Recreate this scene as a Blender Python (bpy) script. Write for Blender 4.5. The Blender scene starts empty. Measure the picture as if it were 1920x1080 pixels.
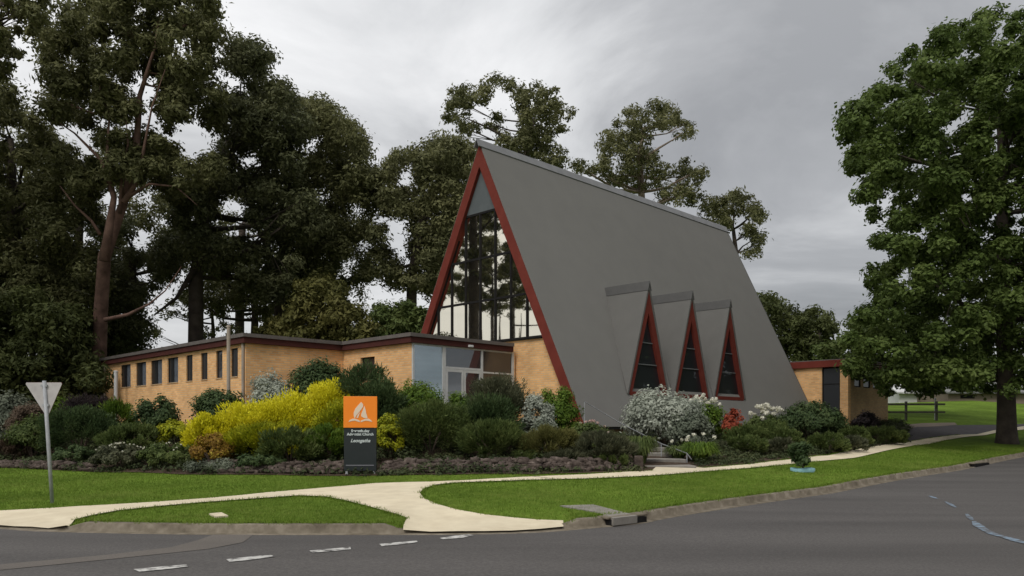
import bpy, bmesh, math, random
import numpy as np
from mathutils import Vector
from mathutils.geometry import delaunay_2d_cdt

random.seed(7); rng = np.random.default_rng(11)
F, CX, HZ, EYE = 1475.0, 960.0, 800.0, 1.6
sc = bpy.context.scene
COL = sc.collection
R = math.radians

# ------------------------------------------------------------------ materials
def newmat(name):
    m = bpy.data.materials.new(name); m.use_nodes = True
    nt = m.node_tree; b = nt.nodes['Principled BSDF']
    return m, nt, b
def N(nt, typ, **kw):
    n = nt.nodes.new(typ)
    for k, v in kw.items():
        if k in n.inputs: n.inputs[k].default_value = v
        else: setattr(n, k, v)
    return n
def ramp(nt, stops):
    r = nt.nodes.new('ShaderNodeValToRGB'); e = r.color_ramp.elements
    while len(e) < len(stops): e.new(0.5)
    for i, (p, c) in enumerate(stops):
        e[i].position = p; e[i].color = (c[0], c[1], c[2], 1)
    return r
def noisy(name, stops, scale=2.0, detail=6, rough=0.85, bump=0.0, bscale=None, spec=0.3, bdist=0.02, big=None):
    """colour from noise, optional large scale second noise, optional bump"""
    m, nt, b = newmat(name); L = nt.links
    tc = N(nt, 'ShaderNodeTexCoord')
    n = N(nt, 'ShaderNodeTexNoise', Scale=scale, Detail=detail, Roughness=0.6)
    L.new(tc.outputs['Object'], n.inputs['Vector'])
    r = ramp(nt, stops); L.new(n.outputs['Fac'], r.inputs['Fac'])
    out = r.outputs['Color']
    if big:
        n2 = N(nt, 'ShaderNodeTexNoise', Scale=big[0], Detail=3.0)
        if len(big) > 3:
            mp = N(nt, 'ShaderNodeMapping'); mp.inputs['Rotation'].default_value = (0, 0, R(-45)); mp.inputs['Scale'].default_value = (1, big[3], 1)
            L.new(tc.outputs['Object'], mp.inputs[0]); L.new(mp.outputs[0], n2.inputs['Vector'])
        else: L.new(tc.outputs['Object'], n2.inputs['Vector'])
        r2 = ramp(nt, [(0.35, (big[1],) * 3), (0.65, (big[2],) * 3)])
        L.new(n2.outputs['Fac'], r2.inputs['Fac'])
        mx = nt.nodes.new('ShaderNodeMix'); mx.data_type = 'RGBA'; mx.blend_type = 'MULTIPLY'
        mx.inputs[0].default_value = 1
        L.new(out, mx.inputs[6]); L.new(r2.outputs['Color'], mx.inputs[7]); out = mx.outputs[2]
    L.new(out, b.inputs['Base Color'])
    b.inputs['Roughness'].default_value = rough
    b.inputs['Specular IOR Level'].default_value = spec
    if bump:
        n3 = N(nt, 'ShaderNodeTexNoise', Scale=bscale or scale * 4, Detail=4.0)
        L.new(tc.outputs['Object'], n3.inputs['Vector'])
        bp = N(nt, 'ShaderNodeBump', Strength=bump, Distance=bdist)
        L.new(n3.outputs['Fac'], bp.inputs['Height']); L.new(bp.outputs['Normal'], b.inputs['Normal'])
    return m
def leafmat(name, stops, scale=1.2, trans=0.3, rough=0.6, fine=14.0):
    m, nt, b = newmat(name); L = nt.links
    tc = N(nt, 'ShaderNodeTexCoord')
    n = N(nt, 'ShaderNodeTexNoise', Scale=scale, Detail=3.0)
    L.new(tc.outputs['Object'], n.inputs['Vector'])
    wn = N(nt, 'ShaderNodeTexNoise', Scale=fine, Detail=1.0)
    L.new(tc.outputs['Object'], wn.inputs['Vector'])
    ad = N(nt, 'ShaderNodeMath', operation='ADD'); L.new(n.outputs['Fac'], ad.inputs[0]); L.new(wn.outputs['Fac'], ad.inputs[1])
    hf = N(nt, 'ShaderNodeMath', operation='MULTIPLY'); L.new(ad.outputs[0], hf.inputs[0]); hf.inputs[1].default_value = 0.5
    r = ramp(nt, stops); L.new(hf.outputs[0], r.inputs['Fac'])
    L.new(r.outputs['Color'], b.inputs['Base Color'])
    b.inputs['Roughness'].default_value = rough; b.inputs['Specular IOR Level'].default_value = 0.15
    tr = N(nt, 'ShaderNodeBsdfTranslucent'); L.new(r.outputs['Color'], tr.inputs['Color'])
    ms = N(nt, 'ShaderNodeMixShader'); ms.inputs[0].default_value = trans
    L.new(b.outputs[0], ms.inputs[1]); L.new(tr.outputs[0], ms.inputs[2])
    L.new(ms.outputs[0], nt.nodes['Material Output'].inputs['Surface'])
    return m
def brickmat(name, c1, c2, mortar):
    m, nt, b = newmat(name); L = nt.links
    tc = N(nt, 'ShaderNodeTexCoord'); sp = N(nt, 'ShaderNodeSeparateXYZ'); L.new(tc.outputs['Object'], sp.inputs[0])
    ad = N(nt, 'ShaderNodeMath', operation='ADD'); L.new(sp.outputs[0], ad.inputs[0]); L.new(sp.outputs[1], ad.inputs[1])
    cb = N(nt, 'ShaderNodeCombineXYZ'); L.new(ad.outputs[0], cb.inputs[0]); L.new(sp.outputs[2], cb.inputs[1])
    br = N(nt, 'ShaderNodeTexBrick'); L.new(cb.outputs[0], br.inputs['Vector'])
    for k, v in (('Scale', 1.0), ('Mortar Size', 0.011), ('Brick Width', 0.24), ('Row Height', 0.086), ('Bias', -0.1), ('Mortar Smooth', 0.2)):
        br.inputs[k].default_value = v
    br.inputs['Color1'].default_value = (*c1, 1); br.inputs['Color2'].default_value = (*c2, 1); br.inputs['Mortar'].default_value = (*mortar, 1)
    n = N(nt, 'ShaderNodeTexNoise', Scale=0.9, Detail=5.0); L.new(tc.outputs['Object'], n.inputs['Vector'])
    r = ramp(nt, [(0.3, (.8, .78, .76)), (0.7, (1.08, 1.05, 1.02))]); L.new(n.outputs['Fac'], r.inputs['Fac'])
    mx = nt.nodes.new('ShaderNodeMix'); mx.data_type = 'RGBA'; mx.blend_type = 'MULTIPLY'; mx.inputs[0].default_value = 1
    L.new(br.outputs['Color'], mx.inputs[6]); L.new(r.outputs['Color'], mx.inputs[7]); L.new(mx.outputs[2], b.inputs['Base Color'])
    bp = N(nt, 'ShaderNodeBump', Strength=0.5, Distance=0.01, invert=True); L.new(br.outputs['Fac'], bp.inputs['Height'])
    L.new(bp.outputs['Normal'], b.inputs['Normal']); b.inputs['Roughness'].default_value = 0.9
    return m
def glassmat(name, col, refl, tint=(1, 1, 1), rough=0.02, blinds=None):
    m, nt, b = newmat(name); L = nt.links
    b.inputs['Base Color'].default_value = (*col, 1); b.inputs['Roughness'].default_value = 0.4
    tc = N(nt, 'ShaderNodeTexCoord')
    if blinds:
        w = N(nt, 'ShaderNodeTexWave', bands_direction='Z', Scale=blinds, Distortion=0.6); w.inputs['Detail Scale'].default_value = 0.4
        L.new(tc.outputs['Object'], w.inputs['Vector'])
        r = ramp(nt, [(0, tuple(c * .75 for c in col)), (1, col)]); L.new(w.outputs['Fac'], r.inputs['Fac']); L.new(r.outputs['Color'], b.inputs['Base Color'])
    g = N(nt, 'ShaderNodeBsdfGlossy', Roughness=rough); g.inputs['Color'].default_value = (*tint, 1)
    n = N(nt, 'ShaderNodeTexNoise', Scale=0.8, Detail=1.0); L.new(tc.outputs['Object'], n.inputs['Vector'])
    bp = N(nt, 'ShaderNodeBump', Strength=0.12, Distance=0.01); L.new(n.outputs['Fac'], bp.inputs['Height']); L.new(bp.outputs['Normal'], g.inputs['Normal'])
    ms = N(nt, 'ShaderNodeMixShader'); ms.inputs[0].default_value = refl
    L.new(b.outputs[0], ms.inputs[1]); L.new(g.outputs[0], ms.inputs[2]); L.new(ms.outputs[0], nt.nodes['Material Output'].inputs['Surface'])
    return m
def c(*a): return a
M = {}
M['brick'] = brickmat('yellow_brick', (.88, .52, .22), (.70, .37, .145), (.66, .50, .32))
M['brick_dull'] = brickmat('tan_brick', (.62, .40, .20), (.50, .30, .15), (.44, .35, .23))
M['roof'] = noisy('grey_roof_sheet', [(.3, (.163, .158, .147)), (.7, (.176, .171, .158))], 1.1, 8, .8, .25, 30, .2, .01, big=(.12, .975, 1.02))
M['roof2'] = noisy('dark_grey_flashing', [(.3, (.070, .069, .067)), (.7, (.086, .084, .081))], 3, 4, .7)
M['roofshade'] = noisy('shaded_grey_sheet', [(.3, (.128, .125, .117)), (.7, (.142, .138, .129))], 1.3, 8, .85, .25, 30, .15, .01)  # roof grey with shade put into the colour, offsets sun on dormer cheeks
M['cap'] = noisy('ridge_metal', [(.3, (.17, .17, .175)), (.7, (.23, .23, .235))], 2, 4, .5)
M['red'] = noisy('red_oxide_paint', [(.3, (.135, .028, .020)), (.7, (.175, .038, .027))], 2.5, 6, .75, .15, 40, .12)
M['maroon'] = noisy('maroon_fascia_paint', [(.3, (.058, .021, .018)), (.7, (.080, .026, .021))], 2.5, 5, .8, spec=.12)
M['gutter'] = noisy('grey_gutter', [(.3, (.10, .088, .080)), (.7, (.14, .122, .112))], 3, 4, .6)
M['panelgrey'] = noisy('grey_gable_sheet', [(.3, (.085, .097, .102)), (.7, (.105, .118, .122))], 2, 5, .7)
M['black'] = noisy('dark_window_frame', [(.3, (.013, .012, .012)), (.7, (.022, .021, .02))], 4, 3, .8, spec=.08)
M['white'] = noisy('white_aluminium', [(.3, (.48, .48, .47)), (.7, (.60, .60, .58))], 4, 3, .5)
M['pipe'] = noisy('painted_downpipe', [(.3, (.30, .25, .20)), (.7, (.38, .32, .26))], 4, 3, .6)
M['galv'] = noisy('galvanised_steel', [(.3, (.26, .27, .28)), (.7, (.40, .41, .42))], 6, 5, .45)
M['plate'] = noisy('bare_sign_back', [(.3, (.40, .38, .37)), (.7, (.52, .50, .48))], 5, 5, .5)
M['glass'] = glassmat('big_window_glass', (.010, .012, .012), .88, (1, .94, .78))
M['glassdark'] = glassmat('dark_glass', (.012, .014, .018), .07, (.9, .95, 1))
M['glassblue'] = glassmat('pale_blue_glass', (.10, .17, .215), .42, (.85, .95, 1), blinds=1.6)
M['glassdoor'] = glassmat('door_glass', (.02, .022, .025), .2, (.9, .95, 1))
M['curtain'] = noisy('pale_curtain', [(.3, (.06, .07, .085)), (.7, (.12, .135, .155))], 6, 3, .8)
M['concrete'] = noisy('pale_concrete_path', [(.3, (.57, .49, .35)), (.7, (.68, .60, .44))], 3.0, 8, .9, .2, 60, .2, .004, big=(.35, .9, 1.06))
M['kerb'] = noisy('weathered_kerb_concrete', [(.3, (.095, .078, .055)), (.5, (.16, .135, .10)), (.7, (.25, .215, .165))], 4.0, 8, .9, .4, 30, .2, .01)
M['oldconc'] = noisy('old_grey_concrete', [(.3, (.17, .155, .135)), (.7, (.26, .24, .21))], 4, 8, .9, .3, 30)
M['asphalt'] = noisy('worn_asphalt', [(.30, (.056, .052, .049)), (.5, (.077, .071, .067)), (.70, (.104, .097, .090))], 30, 14, .88, .6, 90, .3, .006, big=(.12, .84, 1.12, 7.0))
M['asphalt2'] = noisy('brown_patched_asphalt', [(.3, (.10, .088, .076)), (.7, (.145, .128, .112))], 40, 10, .9, .6, 90, .3, .006, big=(.5, .85, 1.1))
M['drive'] = noisy('dark_bitumen_drive', [(.3, (.045, .04, .042)), (.7, (.085, .075, .075))], 3, 8, .9)
M['roadpaint'] = noisy('worn_white_road_paint', [(.38, (.10, .095, .09)), (.54, (.50, .49, .46))], 7, 12, .8)
M['bluepaint'] = noisy('faded_pale_blue_paint', [(.42, (.085, .08, .078)), (.62, (.19, .26, .33))], 7, 10, .8)
M['grass'] = noisy('lawn_turf', [(.25, (.070, .115, .014)), (.5, (.100, .160, .020)), (.75, (.145, .200, .034))], 3.5, 10, 1.0, .8, 40, .05, .03, big=(.35, .80, 1.2))
M['blade'] = leafmat('grass_blade', [(.35, (.090, .150, .016)), (.5, (.135, .205, .026)), (.65, (.21, .26, .055))], .5, .25, .8, 6)
M['mulch'] = noisy('bark_mulch', [(.3, (.035, .024, .017)), (.7, (.095, .068, .048))], 6, 10, .95, .8, 30, .1, .04)
M['rock'] = noisy('garden_rock', [(.3, (.040, .030, .026)), (.55, (.095, .074, .062)), (.75, (.22, .175, .15))], 5, 8, .95, .6, 14, .1, .05)
M['orange'] = noisy('orange_sign_face', [(.3, (.93, .245, .018)), (.7, (.97, .27, .024))], .8, 2, .45)
M['signdark'] = noisy('charcoal_sign_face', [(.3, (.020, .025, .027)), (.7, (.027, .032, .034))], 1, 2, .4)
M['cream'] = noisy('cream_sign_print', [(.3, (.78, .62, .47)), (.7, (.82, .66, .52))], 1, 2, .5)
M['print'] = noisy('pale_sign_print', [(.3, (.55, .60, .60)), (.7, (.62, .66, .66))], 1, 2, .5)
M['strip'] = noisy('grey_sign_strip', [(.3, (.15, .15, .17)), (.7, (.18, .18, .2))], 1, 2, .5)
M['redgum'] = noisy('reddish_bark', [(.3, (.070, .040, .030)), (.7, (.21, .125, .095))], 2.0, 8, .9, .5, 12)
M['palebark'] = noisy('pale_bark', [(.3, (.11, .08, .06)), (.7, (.34, .27, .21))], 1.6, 8, .9, .4, 12)
M['darkbark'] = noisy('dark_bark', [(.3, (.035, .028, .023)), (.7, (.095, .075, .060))], 2.0, 8, .95, .6, 12)
M['twig'] = noisy('shrub_stem', [(.3, (.05, .035, .025)), (.7, (.11, .08, .06))], 4, 4, .9)
M['rail'] = noisy('grey_rail_paint', [(.3, (.13, .135, .135)), (.7, (.19, .195, .195))], 6, 3, .5)
M['bluering'] = noisy('pale_blue_plastic', [(.3, (.14, .30, .33)), (.7, (.24, .42, .44))], 3, 4, .6)
M['shedroof'] = noisy('grey_shed_roof', [(.3, (.15, .15, .145)), (.7, (.20, .20, .19))], .8, 4, .7)
M['shedwall'] = noisy('tan_shed_wall', [(.3, (.16, .125, .095)), (.7, (.22, .175, .135))], .8, 4, .9)
M['offwhite'] = noisy('off_white_cladding', [(.3, (.46, .46, .45)), (.7, (.58, .58, .57))], .8, 4, .8)
M['railwood'] = noisy('grey_rail_timber', [(.3, (.07, .065, .055)), (.7, (.14, .13, .11))], 3, 5, .9)
def lm(k, a, b, c_, **kw): M[k] = leafmat('leaves_' + k, [(.36, a), (.5, b), (.64, c_)], **kw)
lm('euc', (.074, .078, .032), (.130, .134, .054), (.225, .222, .10), scale=.35)
lm('eucd', (.060, .068, .032), (.104, .112, .050), (.18, .182, .086), scale=.35)
lm('euc2', (.076, .082, .036), (.132, .136, .058), (.225, .22, .10), scale=.4)
lm('olive', (.080, .084, .026), (.135, .132, .040), (.20, .18, .058), scale=.6)
lm('street', (.052, .080, .020), (.094, .136, .032), (.155, .20, .056), scale=.5, trans=.38)
lm('oak', (.048, .058, .020), (.082, .098, .032), (.13, .145, .05), scale=.5)
lm('dark', (.034, .058, .022), (.060, .094, .034), (.11, .145, .055))
lm('mid', (.052, .078, .022), (.095, .128, .036), (.16, .19, .06))
lm('bright', (.05, .095, .012), (.10, .165, .020), (.18, .24, .035))
lm('gold', (.44, .42, .014), (.72, .66, .024), (.86, .80, .07), trans=.2)
lm('goldgreen', (.17, .20, .012), (.34, .35, .016), (.56, .52, .03), trans=.2)
lm('silver', (.24, .265, .215), (.36, .385, .315), (.50, .52, .44))
lm('sage', (.10, .12, .085), (.16, .18, .13), (.24, .26, .19))
lm('cover', (.030, .042, .018), (.058, .076, .030), (.11, .12, .052), scale=.7)
lm('dull', (.056, .064, .036), (.096, .102, .056), (.15, .15, .085))
lm('brown', (.075, .052, .036), (.125, .088, .06), (.19, .14, .10))
lm('orangeleaf', (.15, .085, .02), (.30, .17, .03), (.42, .34, .045))
lm('redleaf', (.22, .045, .025), (.38, .085, .045), (.48, .16, .075))
lm('purple', (.028, .022, .024), (.05, .04, .04), (.08, .062, .058))
lm('white_petal', (.62, .60, .48), (.76, .74, .62), (.84, .82, .72))
lm('pink_petal', (.55, .38, .34), (.68, .50, .44), (.78, .66, .58))

# ------------------------------------------------------------------ object helpers
def tag(o, label=None, cat=None, group=None, kind=None):
    if label: o['label'] = label
    if cat: o['category'] = cat
    if group: o['group'] = group
    if kind: o['kind'] = kind
    return o
def empty(name, loc, rz=0.0, **kw):
    o = bpy.data.objects.new(name, None); COL.objects.link(o); o.location = loc; o.rotation_euler = (0, 0, rz)
    o.empty_display_size = .3
    return tag(o, **kw)
def mesh_np(name, V, Q, mat, parent=None, smooth=False):
    """V (n,3), Q (m,k) faces of k verts each"""
    me = bpy.data.meshes.new(name); V = np.asarray(V, np.float32); Q = np.asarray(Q, np.int32); k = Q.shape[1]
    me.vertices.add(len(V)); me.vertices.foreach_set('co', V.ravel())
    me.loops.add(Q.size); me.loops.foreach_set('vertex_index', Q.ravel())
    me.polygons.add(len(Q)); me.polygons.foreach_set('loop_start', np.arange(0, Q.size, k, dtype=np.int32))
    if smooth: me.polygons.foreach_set('use_smooth', np.ones(len(Q), bool))
    me.update(calc_edges=True); me.materials.append(mat)
    o = bpy.data.objects.new(name, me); COL.objects.link(o)
    if parent: o.parent = parent
    return o
class MB:
    def __init__(s): s.v = []; s.f = []
    def add(s, vs, fs):
        b = len(s.v); s.v += [tuple(v) for v in vs]; s.f += [tuple(i + b for i in f) for f in fs]
    def box(s, x0, x1, y0, y1, z0, z1):
        s.add([(x0, y0, z0), (x1, y0, z0), (x1, y1, z0), (x0, y1, z0), (x0, y0, z1), (x1, y0, z1), (x1, y1, z1), (x0, y1, z1)],
              [(0, 3, 2, 1), (4, 5, 6, 7), (0, 1, 5, 4), (1, 2, 6, 5), (2, 3, 7, 6), (3, 0, 4, 7)]); return s
    def prism(s, pts, axis, a0, a1):
        n = len(pts)
        def mk(p, a):
            return (a, p[0], p[1]) if axis == 'x' else ((p[0], a, p[1]) if axis == 'y' else (p[0], p[1], a))
        vs = [mk(p, a0) for p in pts] + [mk(p, a1) for p in pts]
        s.add(vs, [tuple(range(n)), tuple(range(2 * n - 1, n - 1, -1))] + [(i, i + n, (i + 1) % n + n, (i + 1) % n) for i in range(n)]); return s
    def tube(s, pts, rad, n=8):
        pts = [Vector(p) for p in pts]
        if not isinstance(rad, (list, tuple)): rad = [rad] * len(pts)
        b = len(s.v); prev = None
        for i, p in enumerate(pts):
            d = (pts[min(i + 1, len(pts) - 1)] - pts[max(i - 1, 0)]); d = d.normalized() if d.length else Vector((0, 0, 1))
            ref = prev if prev else (Vector((1, 0, 0)) if abs(d.x) < .8 else Vector((0, 1, 0)))
            u = (ref - d * ref.dot(d)).normalized(); w = d.cross(u); prev = u
            for k in range(n):
                a = 2 * math.pi * k / n; s.v.append(tuple(p + (u * math.cos(a) + w * math.sin(a)) * rad[i]))
        for i in range(len(pts) - 1):
            for k in range(n):
                k2 = (k + 1) % n; s.f.append((b + i * n + k, b + i * n + k2, b + (i + 1) * n + k2, b + (i + 1) * n + k))
        s.f.append(tuple(b + k for k in range(n - 1, -1, -1))); e = b + (len(pts) - 1) * n; s.f.append(tuple(e + k for k in range(n)))
        return s
    def build(s, name, mat, parent=None, off=(0, 0, 0), bevel=0, smooth=False):
        me = bpy.data.meshes.new(name)
        me.from_pydata([(v[0] - off[0], v[1] - off[1], v[2] - off[2]) for v in s.v], [], s.f)
        bm = bmesh.new(); bm.from_mesh(me); bmesh.ops.recalc_face_normals(bm, faces=bm.faces); bm.to_mesh(me); bm.free()
        if smooth:
            for p in me.polygons: p.use_smooth = True
        me.materials.append(mat); o = bpy.data.objects.new(name, me); COL.objects.link(o)
        if parent: o.parent = parent
        if bevel:
            m = o.modifiers.new('bevel', 'BEVEL'); m.width = bevel; m.segments = 2; m.limit_method = 'ANGLE'
        return o

# ------------------------------------------------------------------ geometry of the site
D2 = np.array([.702, .712]); D1 = np.array([-.712, .702]); K0 = np.array([2.64, 13.9])
def sn(s, n): p = K0 + D2 * s + D1 * n; return (float(p[0]), float(p[1]))
def P(px, py, Y): return Vector(((px - CX) / F * Y, Y, EYE + (HZ - py) / F * Y))
ctrl = []
for s, z in ((-3, .12), (0, .12), (7, .14), (17, .28), (27, .50), (40, .86), (60, 1.5), (90, 2.6)):
    ctrl += [(*sn(s, 0), z), (*sn(s, -12), z)]
for s, z in ((1, .38), (7, .44), (17.6, .50), (28, .80), (38, 1.15), (60, 2.0)): ctrl.append((*sn(s, 4.6), z))
for x, y, z in ((0, 0, .12), (-8, 5, .12), (8, 5, .12), (-8.2, 12.6, .12), (-4.5, 11.9, .12), (0, 12.0, .12), (-14, 15.2, .12), (-30, 28, .12), (-60, 56, .2),
                (-20, 5, .12), (-50, 20, .12), (0, -30, .12), (-40, -30, .1), (40, -30, .2), (30, 5, .4),
                (-9.0, 13.6, .13), (-6.5, 15.2, .15), (-5.1, 16.5, .21), (-2.6, 18.6, .30),
                (3.3, 21.3, .38), (-3.7, 21.0, .31), (-5.4, 21.2, .28), (-8.6, 21.8, .30), (-11.9, 23, .32), (-16.3, 25, .33),
                (-9.0, 27.4, 1.45), (-6.3, 29, 1.55), (-3.4, 26.6, 1.5), (-19.4, 36.9, 1.6), (-13.5, 31, 1.5), (-1.5, 27.3, 1.5), (2.7, 28.4, 1.25), (5.5, 31, 1.25),
                (10, 36.2, 1.35), (17.0, 42.8, 1.6), (-1.5, 24, .95), (-7.5, 24.6, .95), (-13, 27, .9), (-20, 31.5, 1.0), (2, 24.6, .75), (8, 30, .9), (14, 36.5, 1.1),
                (21, 46, 1.8), (27, 50, 2.0), (36, 60, 2.9), (46, 75, 4.2), (60, 120, 5.5), (10, 60, 2.0), (-15, 50, 1.8), (-40, 50, 1.7), (-30, 70, 1.8), (0, 90, 2.2),
                (-80, 120, 2), (80, 150, 6), (0, 200, 3), (-200, 200, 3), (250, 200, 7), (0, 500, 5), (-400, 100, 4), (400, 100, 8), (0, -200, 1)):
    ctrl.append((x, y, z))
C = np.array(ctrl, float)
_A = np.linalg.norm(C[:, None, :2] - C[None, :, :2], axis=2)
_n = len(C); _S = np.zeros((_n + 1, _n + 1)); _S[:_n, :_n] = _A - np.eye(_n) * .15; _S[_n, :_n] = 1; _S[:_n, _n] = 1
_W = np.linalg.solve(_S, np.append(C[:, 2], 0))
def Tn(XY):
    XY = np.atleast_2d(np.asarray(XY, float)); out = np.empty(len(XY))
    for i in range(0, len(XY), 20000):
        q = XY[i:i + 20000]; out[i:i + 20000] = np.linalg.norm(q[:, None] - C[None, :, :2], axis=2) @ _W[:_n] + _W[_n]
    return out
# kerb line ----------------------------------------------------------------
raw = [(-60, 56), (-30, 28.5), (-14, 15.6), (-10.5, 13.5), (-8.2, 12.6), (-6.86, 12.15), (-4.5, 11.85), (-1.66, 11.8), (0, 11.98), (.85, 12.35), (2.0, 13.15), sn(0, .03), sn(3.3, 0), sn(8, 0), sn(16, 0), sn(30, 0), sn(50, 0), sn(90, 0)]
def catmull(p, step=.3):
    p = [np.array(q, float) for q in p]; out = []
    for i in range(len(p) - 1):
        a, b, d, e = p[max(i - 1, 0)], p[i], p[i + 1], p[min(i + 2, len(p) - 1)]
        n = max(2, int(np.linalg.norm(d - b) / step)); n = min(n, 40)
        for k in range(n):
            t = k / n; out.append(.5 * ((2 * b) + (-a + d) * t + (2 * a - 5 * b + 4 * d - e) * t * t + (-a + 3 * b - 3 * d + e) * t ** 3))
    out.append(p[-1]); return np.array(out)
KL = catmull(raw)
_t = np.gradient(KL, axis=0); _t /= np.linalg.norm(_t, axis=1)[:, None]; KN = np.stack([-_t[:, 1], _t[:, 0]], 1)   # towards the lawn
road_poly = np.vstack([KL, [sn(90, -12), sn(20, -12), sn(2, -13), (14, -6), (16, -60), (-10, -60), (-14, -8), (-28, 4), (-75, 45)]])
def inpoly(XY, poly):
    XY = np.atleast_2d(XY); x, y = XY[:, 0], XY[:, 1]; ins = np.zeros(len(XY), bool); n = len(poly); j = n - 1
    for i in range(n):
        xi, yi = poly[i]; xj, yj = poly[j]
        if yi != yj:
            cnd = ((yi > y) != (yj > y)) & (x < (xj - xi) * (y - yi) / (yj - yi) + xi); ins ^= cnd
        j = i
    return ins
def rampw(XY):
    """1 where the footpath meets the road flush"""
    XY = np.atleast_2d(XY); d = np.min(np.linalg.norm(XY[:, None] - KL[None, ::2], axis=2), axis=1)
    x = XY[:, 0]; sm = lambda t: np.clip(t, 0, 1)
    inr = sm((x + 1.80) / .22) * sm((1.0 - x) / .22) + sm((-6.72 - x) / .22) * sm((x + 11) / .3)
    return np.clip(1.15 - d / 1.3, 0, 1) * inr
def Zg(XY): XY = np.atleast_2d(XY); return Tn(XY) - .118 * rampw(XY)
def Zr(XY): return Tn(XY) - .12
def G(px, py, road=False):
    Y = np.concatenate([np.arange(6, 60, .02), np.arange(60, 300, .2)]); X = (px - CX) / F * Y; Z = EYE + (HZ - py) / F * Y
    z = Tn(np.stack([X, Y], 1)) - .12 if road else Zg(np.stack([X, Y], 1)); k = np.argmax(Z < z)
    return (float(X[k]), float(Y[k]))
def zat(x, y): return float(Zg([(x, y)])[0])
def sheet(name, poly, zf, mat, step=.5, kind='structure', dz=0., parent=None):
    poly = np.array(poly, float); pts = []
    for i in range(len(poly)):
        a, b = poly[i], poly[(i + 1) % len(poly)]; n = max(1, int(np.linalg.norm(b - a) / step))
        n = min(n, 60)
        pts += [tuple(a + (b - a) * k / n) for k in range(n)]
    lo, hi = poly.min(0), poly.max(0); nb = len(pts)
    st = max(step, math.sqrt((hi - lo).prod() / 60000))
    gx, gy = np.meshgrid(np.arange(lo[0], hi[0], st), np.arange(lo[1], hi[1], st)); g = np.stack([gx.ravel(), gy.ravel()], 1)
    g = g[inpoly(g, poly)]
    vv = [Vector(p) for p in pts] + [Vector(p) for p in g]
    r = delaunay_2d_cdt(vv, [], [list(range(nb))], 1, 1e-5)
    xy = np.array([(v.x, v.y) for v in r[0]]); z = zf(xy) + dz
    V = np.column_stack([xy, z]); T = np.array([f for f in r[2] if len(f) == 3])
    a, b, d = xy[T[:, 0]], xy[T[:, 1]], xy[T[:, 2]]; cr = (b[:, 0] - a[:, 0]) * (d[:, 1] - a[:, 1]) - (b[:, 1] - a[:, 1]) * (d[:, 0] - a[:, 0])
    T[cr < 0] = T[cr < 0][:, ::-1]
    o = mesh_np(name, V, T, mat, parent, smooth=True)
    if kind: o['kind'] = kind
    return o
# ground sheet to the horizon, dropping under the road
def build_ground():
    fx, fy = np.meshgrid(np.arange(-30, 45, .6), np.arange(6, 66, .6)); a = np.stack([fx.ravel(), fy.ravel()], 1)
    mx_, my_ = np.meshgrid(np.arange(-130, 131, 7), np.arange(-70, 200, 7)); b = np.stack([mx_.ravel(), my_.ravel()], 1)
    b = b[~((b[:, 0] > -31) & (b[:, 0] < 46) & (b[:, 1] > 5) & (b[:, 1] < 67))]
    cx_, cy_ = np.meshgrid(np.arange(-1500, 1501, 150), np.arange(-600, 2201, 150)); d = np.stack([cx_.ravel(), cy_.ravel()], 1)
    d = d[~((np.abs(d[:, 0]) < 140) & (d[:, 1] > -80) & (d[:, 1] < 210))]
    qx, qy = np.meshgrid(np.arange(-12, 3, .17), np.arange(11, 17.5, .17)); q_ = np.stack([qx.ravel(), qy.ravel()], 1); q_ = q_[np.min(np.linalg.norm(q_[:, None] - KL[None, ::2], axis=2), axis=1) < 2.0]
    g = np.vstack([a, b, d, q_]); dist = np.min(np.linalg.norm(g[:, None] - KL[None, ::6], axis=2), axis=1); dist2 = np.min(np.linalg.norm(g[:, None] - KL[None], axis=2), axis=1); g = g[(dist2 > .27) | ((dist2 > .27) & (g[:, 0] > -12) & (g[:, 0] < 3) & (g[:, 1] < 17.5))]
    line1 = KL + KN * .05; line2 = KL - KN * .14 + KN * .0
    n = len(KL); vv = [Vector(p) for p in line1] + [Vector(p) for p in line2] + [Vector(p) for p in g]
    ed = [(i, i + 1) for i in range(n - 1)] + [(n + i, n + i + 1) for i in range(n - 1)]
    r = delaunay_2d_cdt(vv, ed, [], 0, 1e-5)
    xy = np.array([(v.x, v.y) for v in r[0]]); z = Zg(xy)
    # inside the road but not the bordering strip: sunk
    dmin = np.min(np.linalg.norm(xy[:, None] - KL[None, :], axis=2), axis=1)
    sunk = inpoly(xy, road_poly)
    z = np.where(sunk, z - .30, z)
    T = np.array([f for f in r[2]]); p, q, s_ = xy[T[:, 0]], xy[T[:, 1]], xy[T[:, 2]]
    cr = (q[:, 0] - p[:, 0]) * (s_[:, 1] - p[:, 1]) - (q[:, 1] - p[:, 1]) * (s_[:, 0] - p[:, 0]); T[cr < 0] = T[cr < 0][:, ::-1]
    o = mesh_np('ground', np.column_stack([xy, z]), T, M['grass'], smooth=True); o['kind'] = 'structure'
build_ground()
sheet('road', road_poly, Zr, M['asphalt'], .6)
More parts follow.
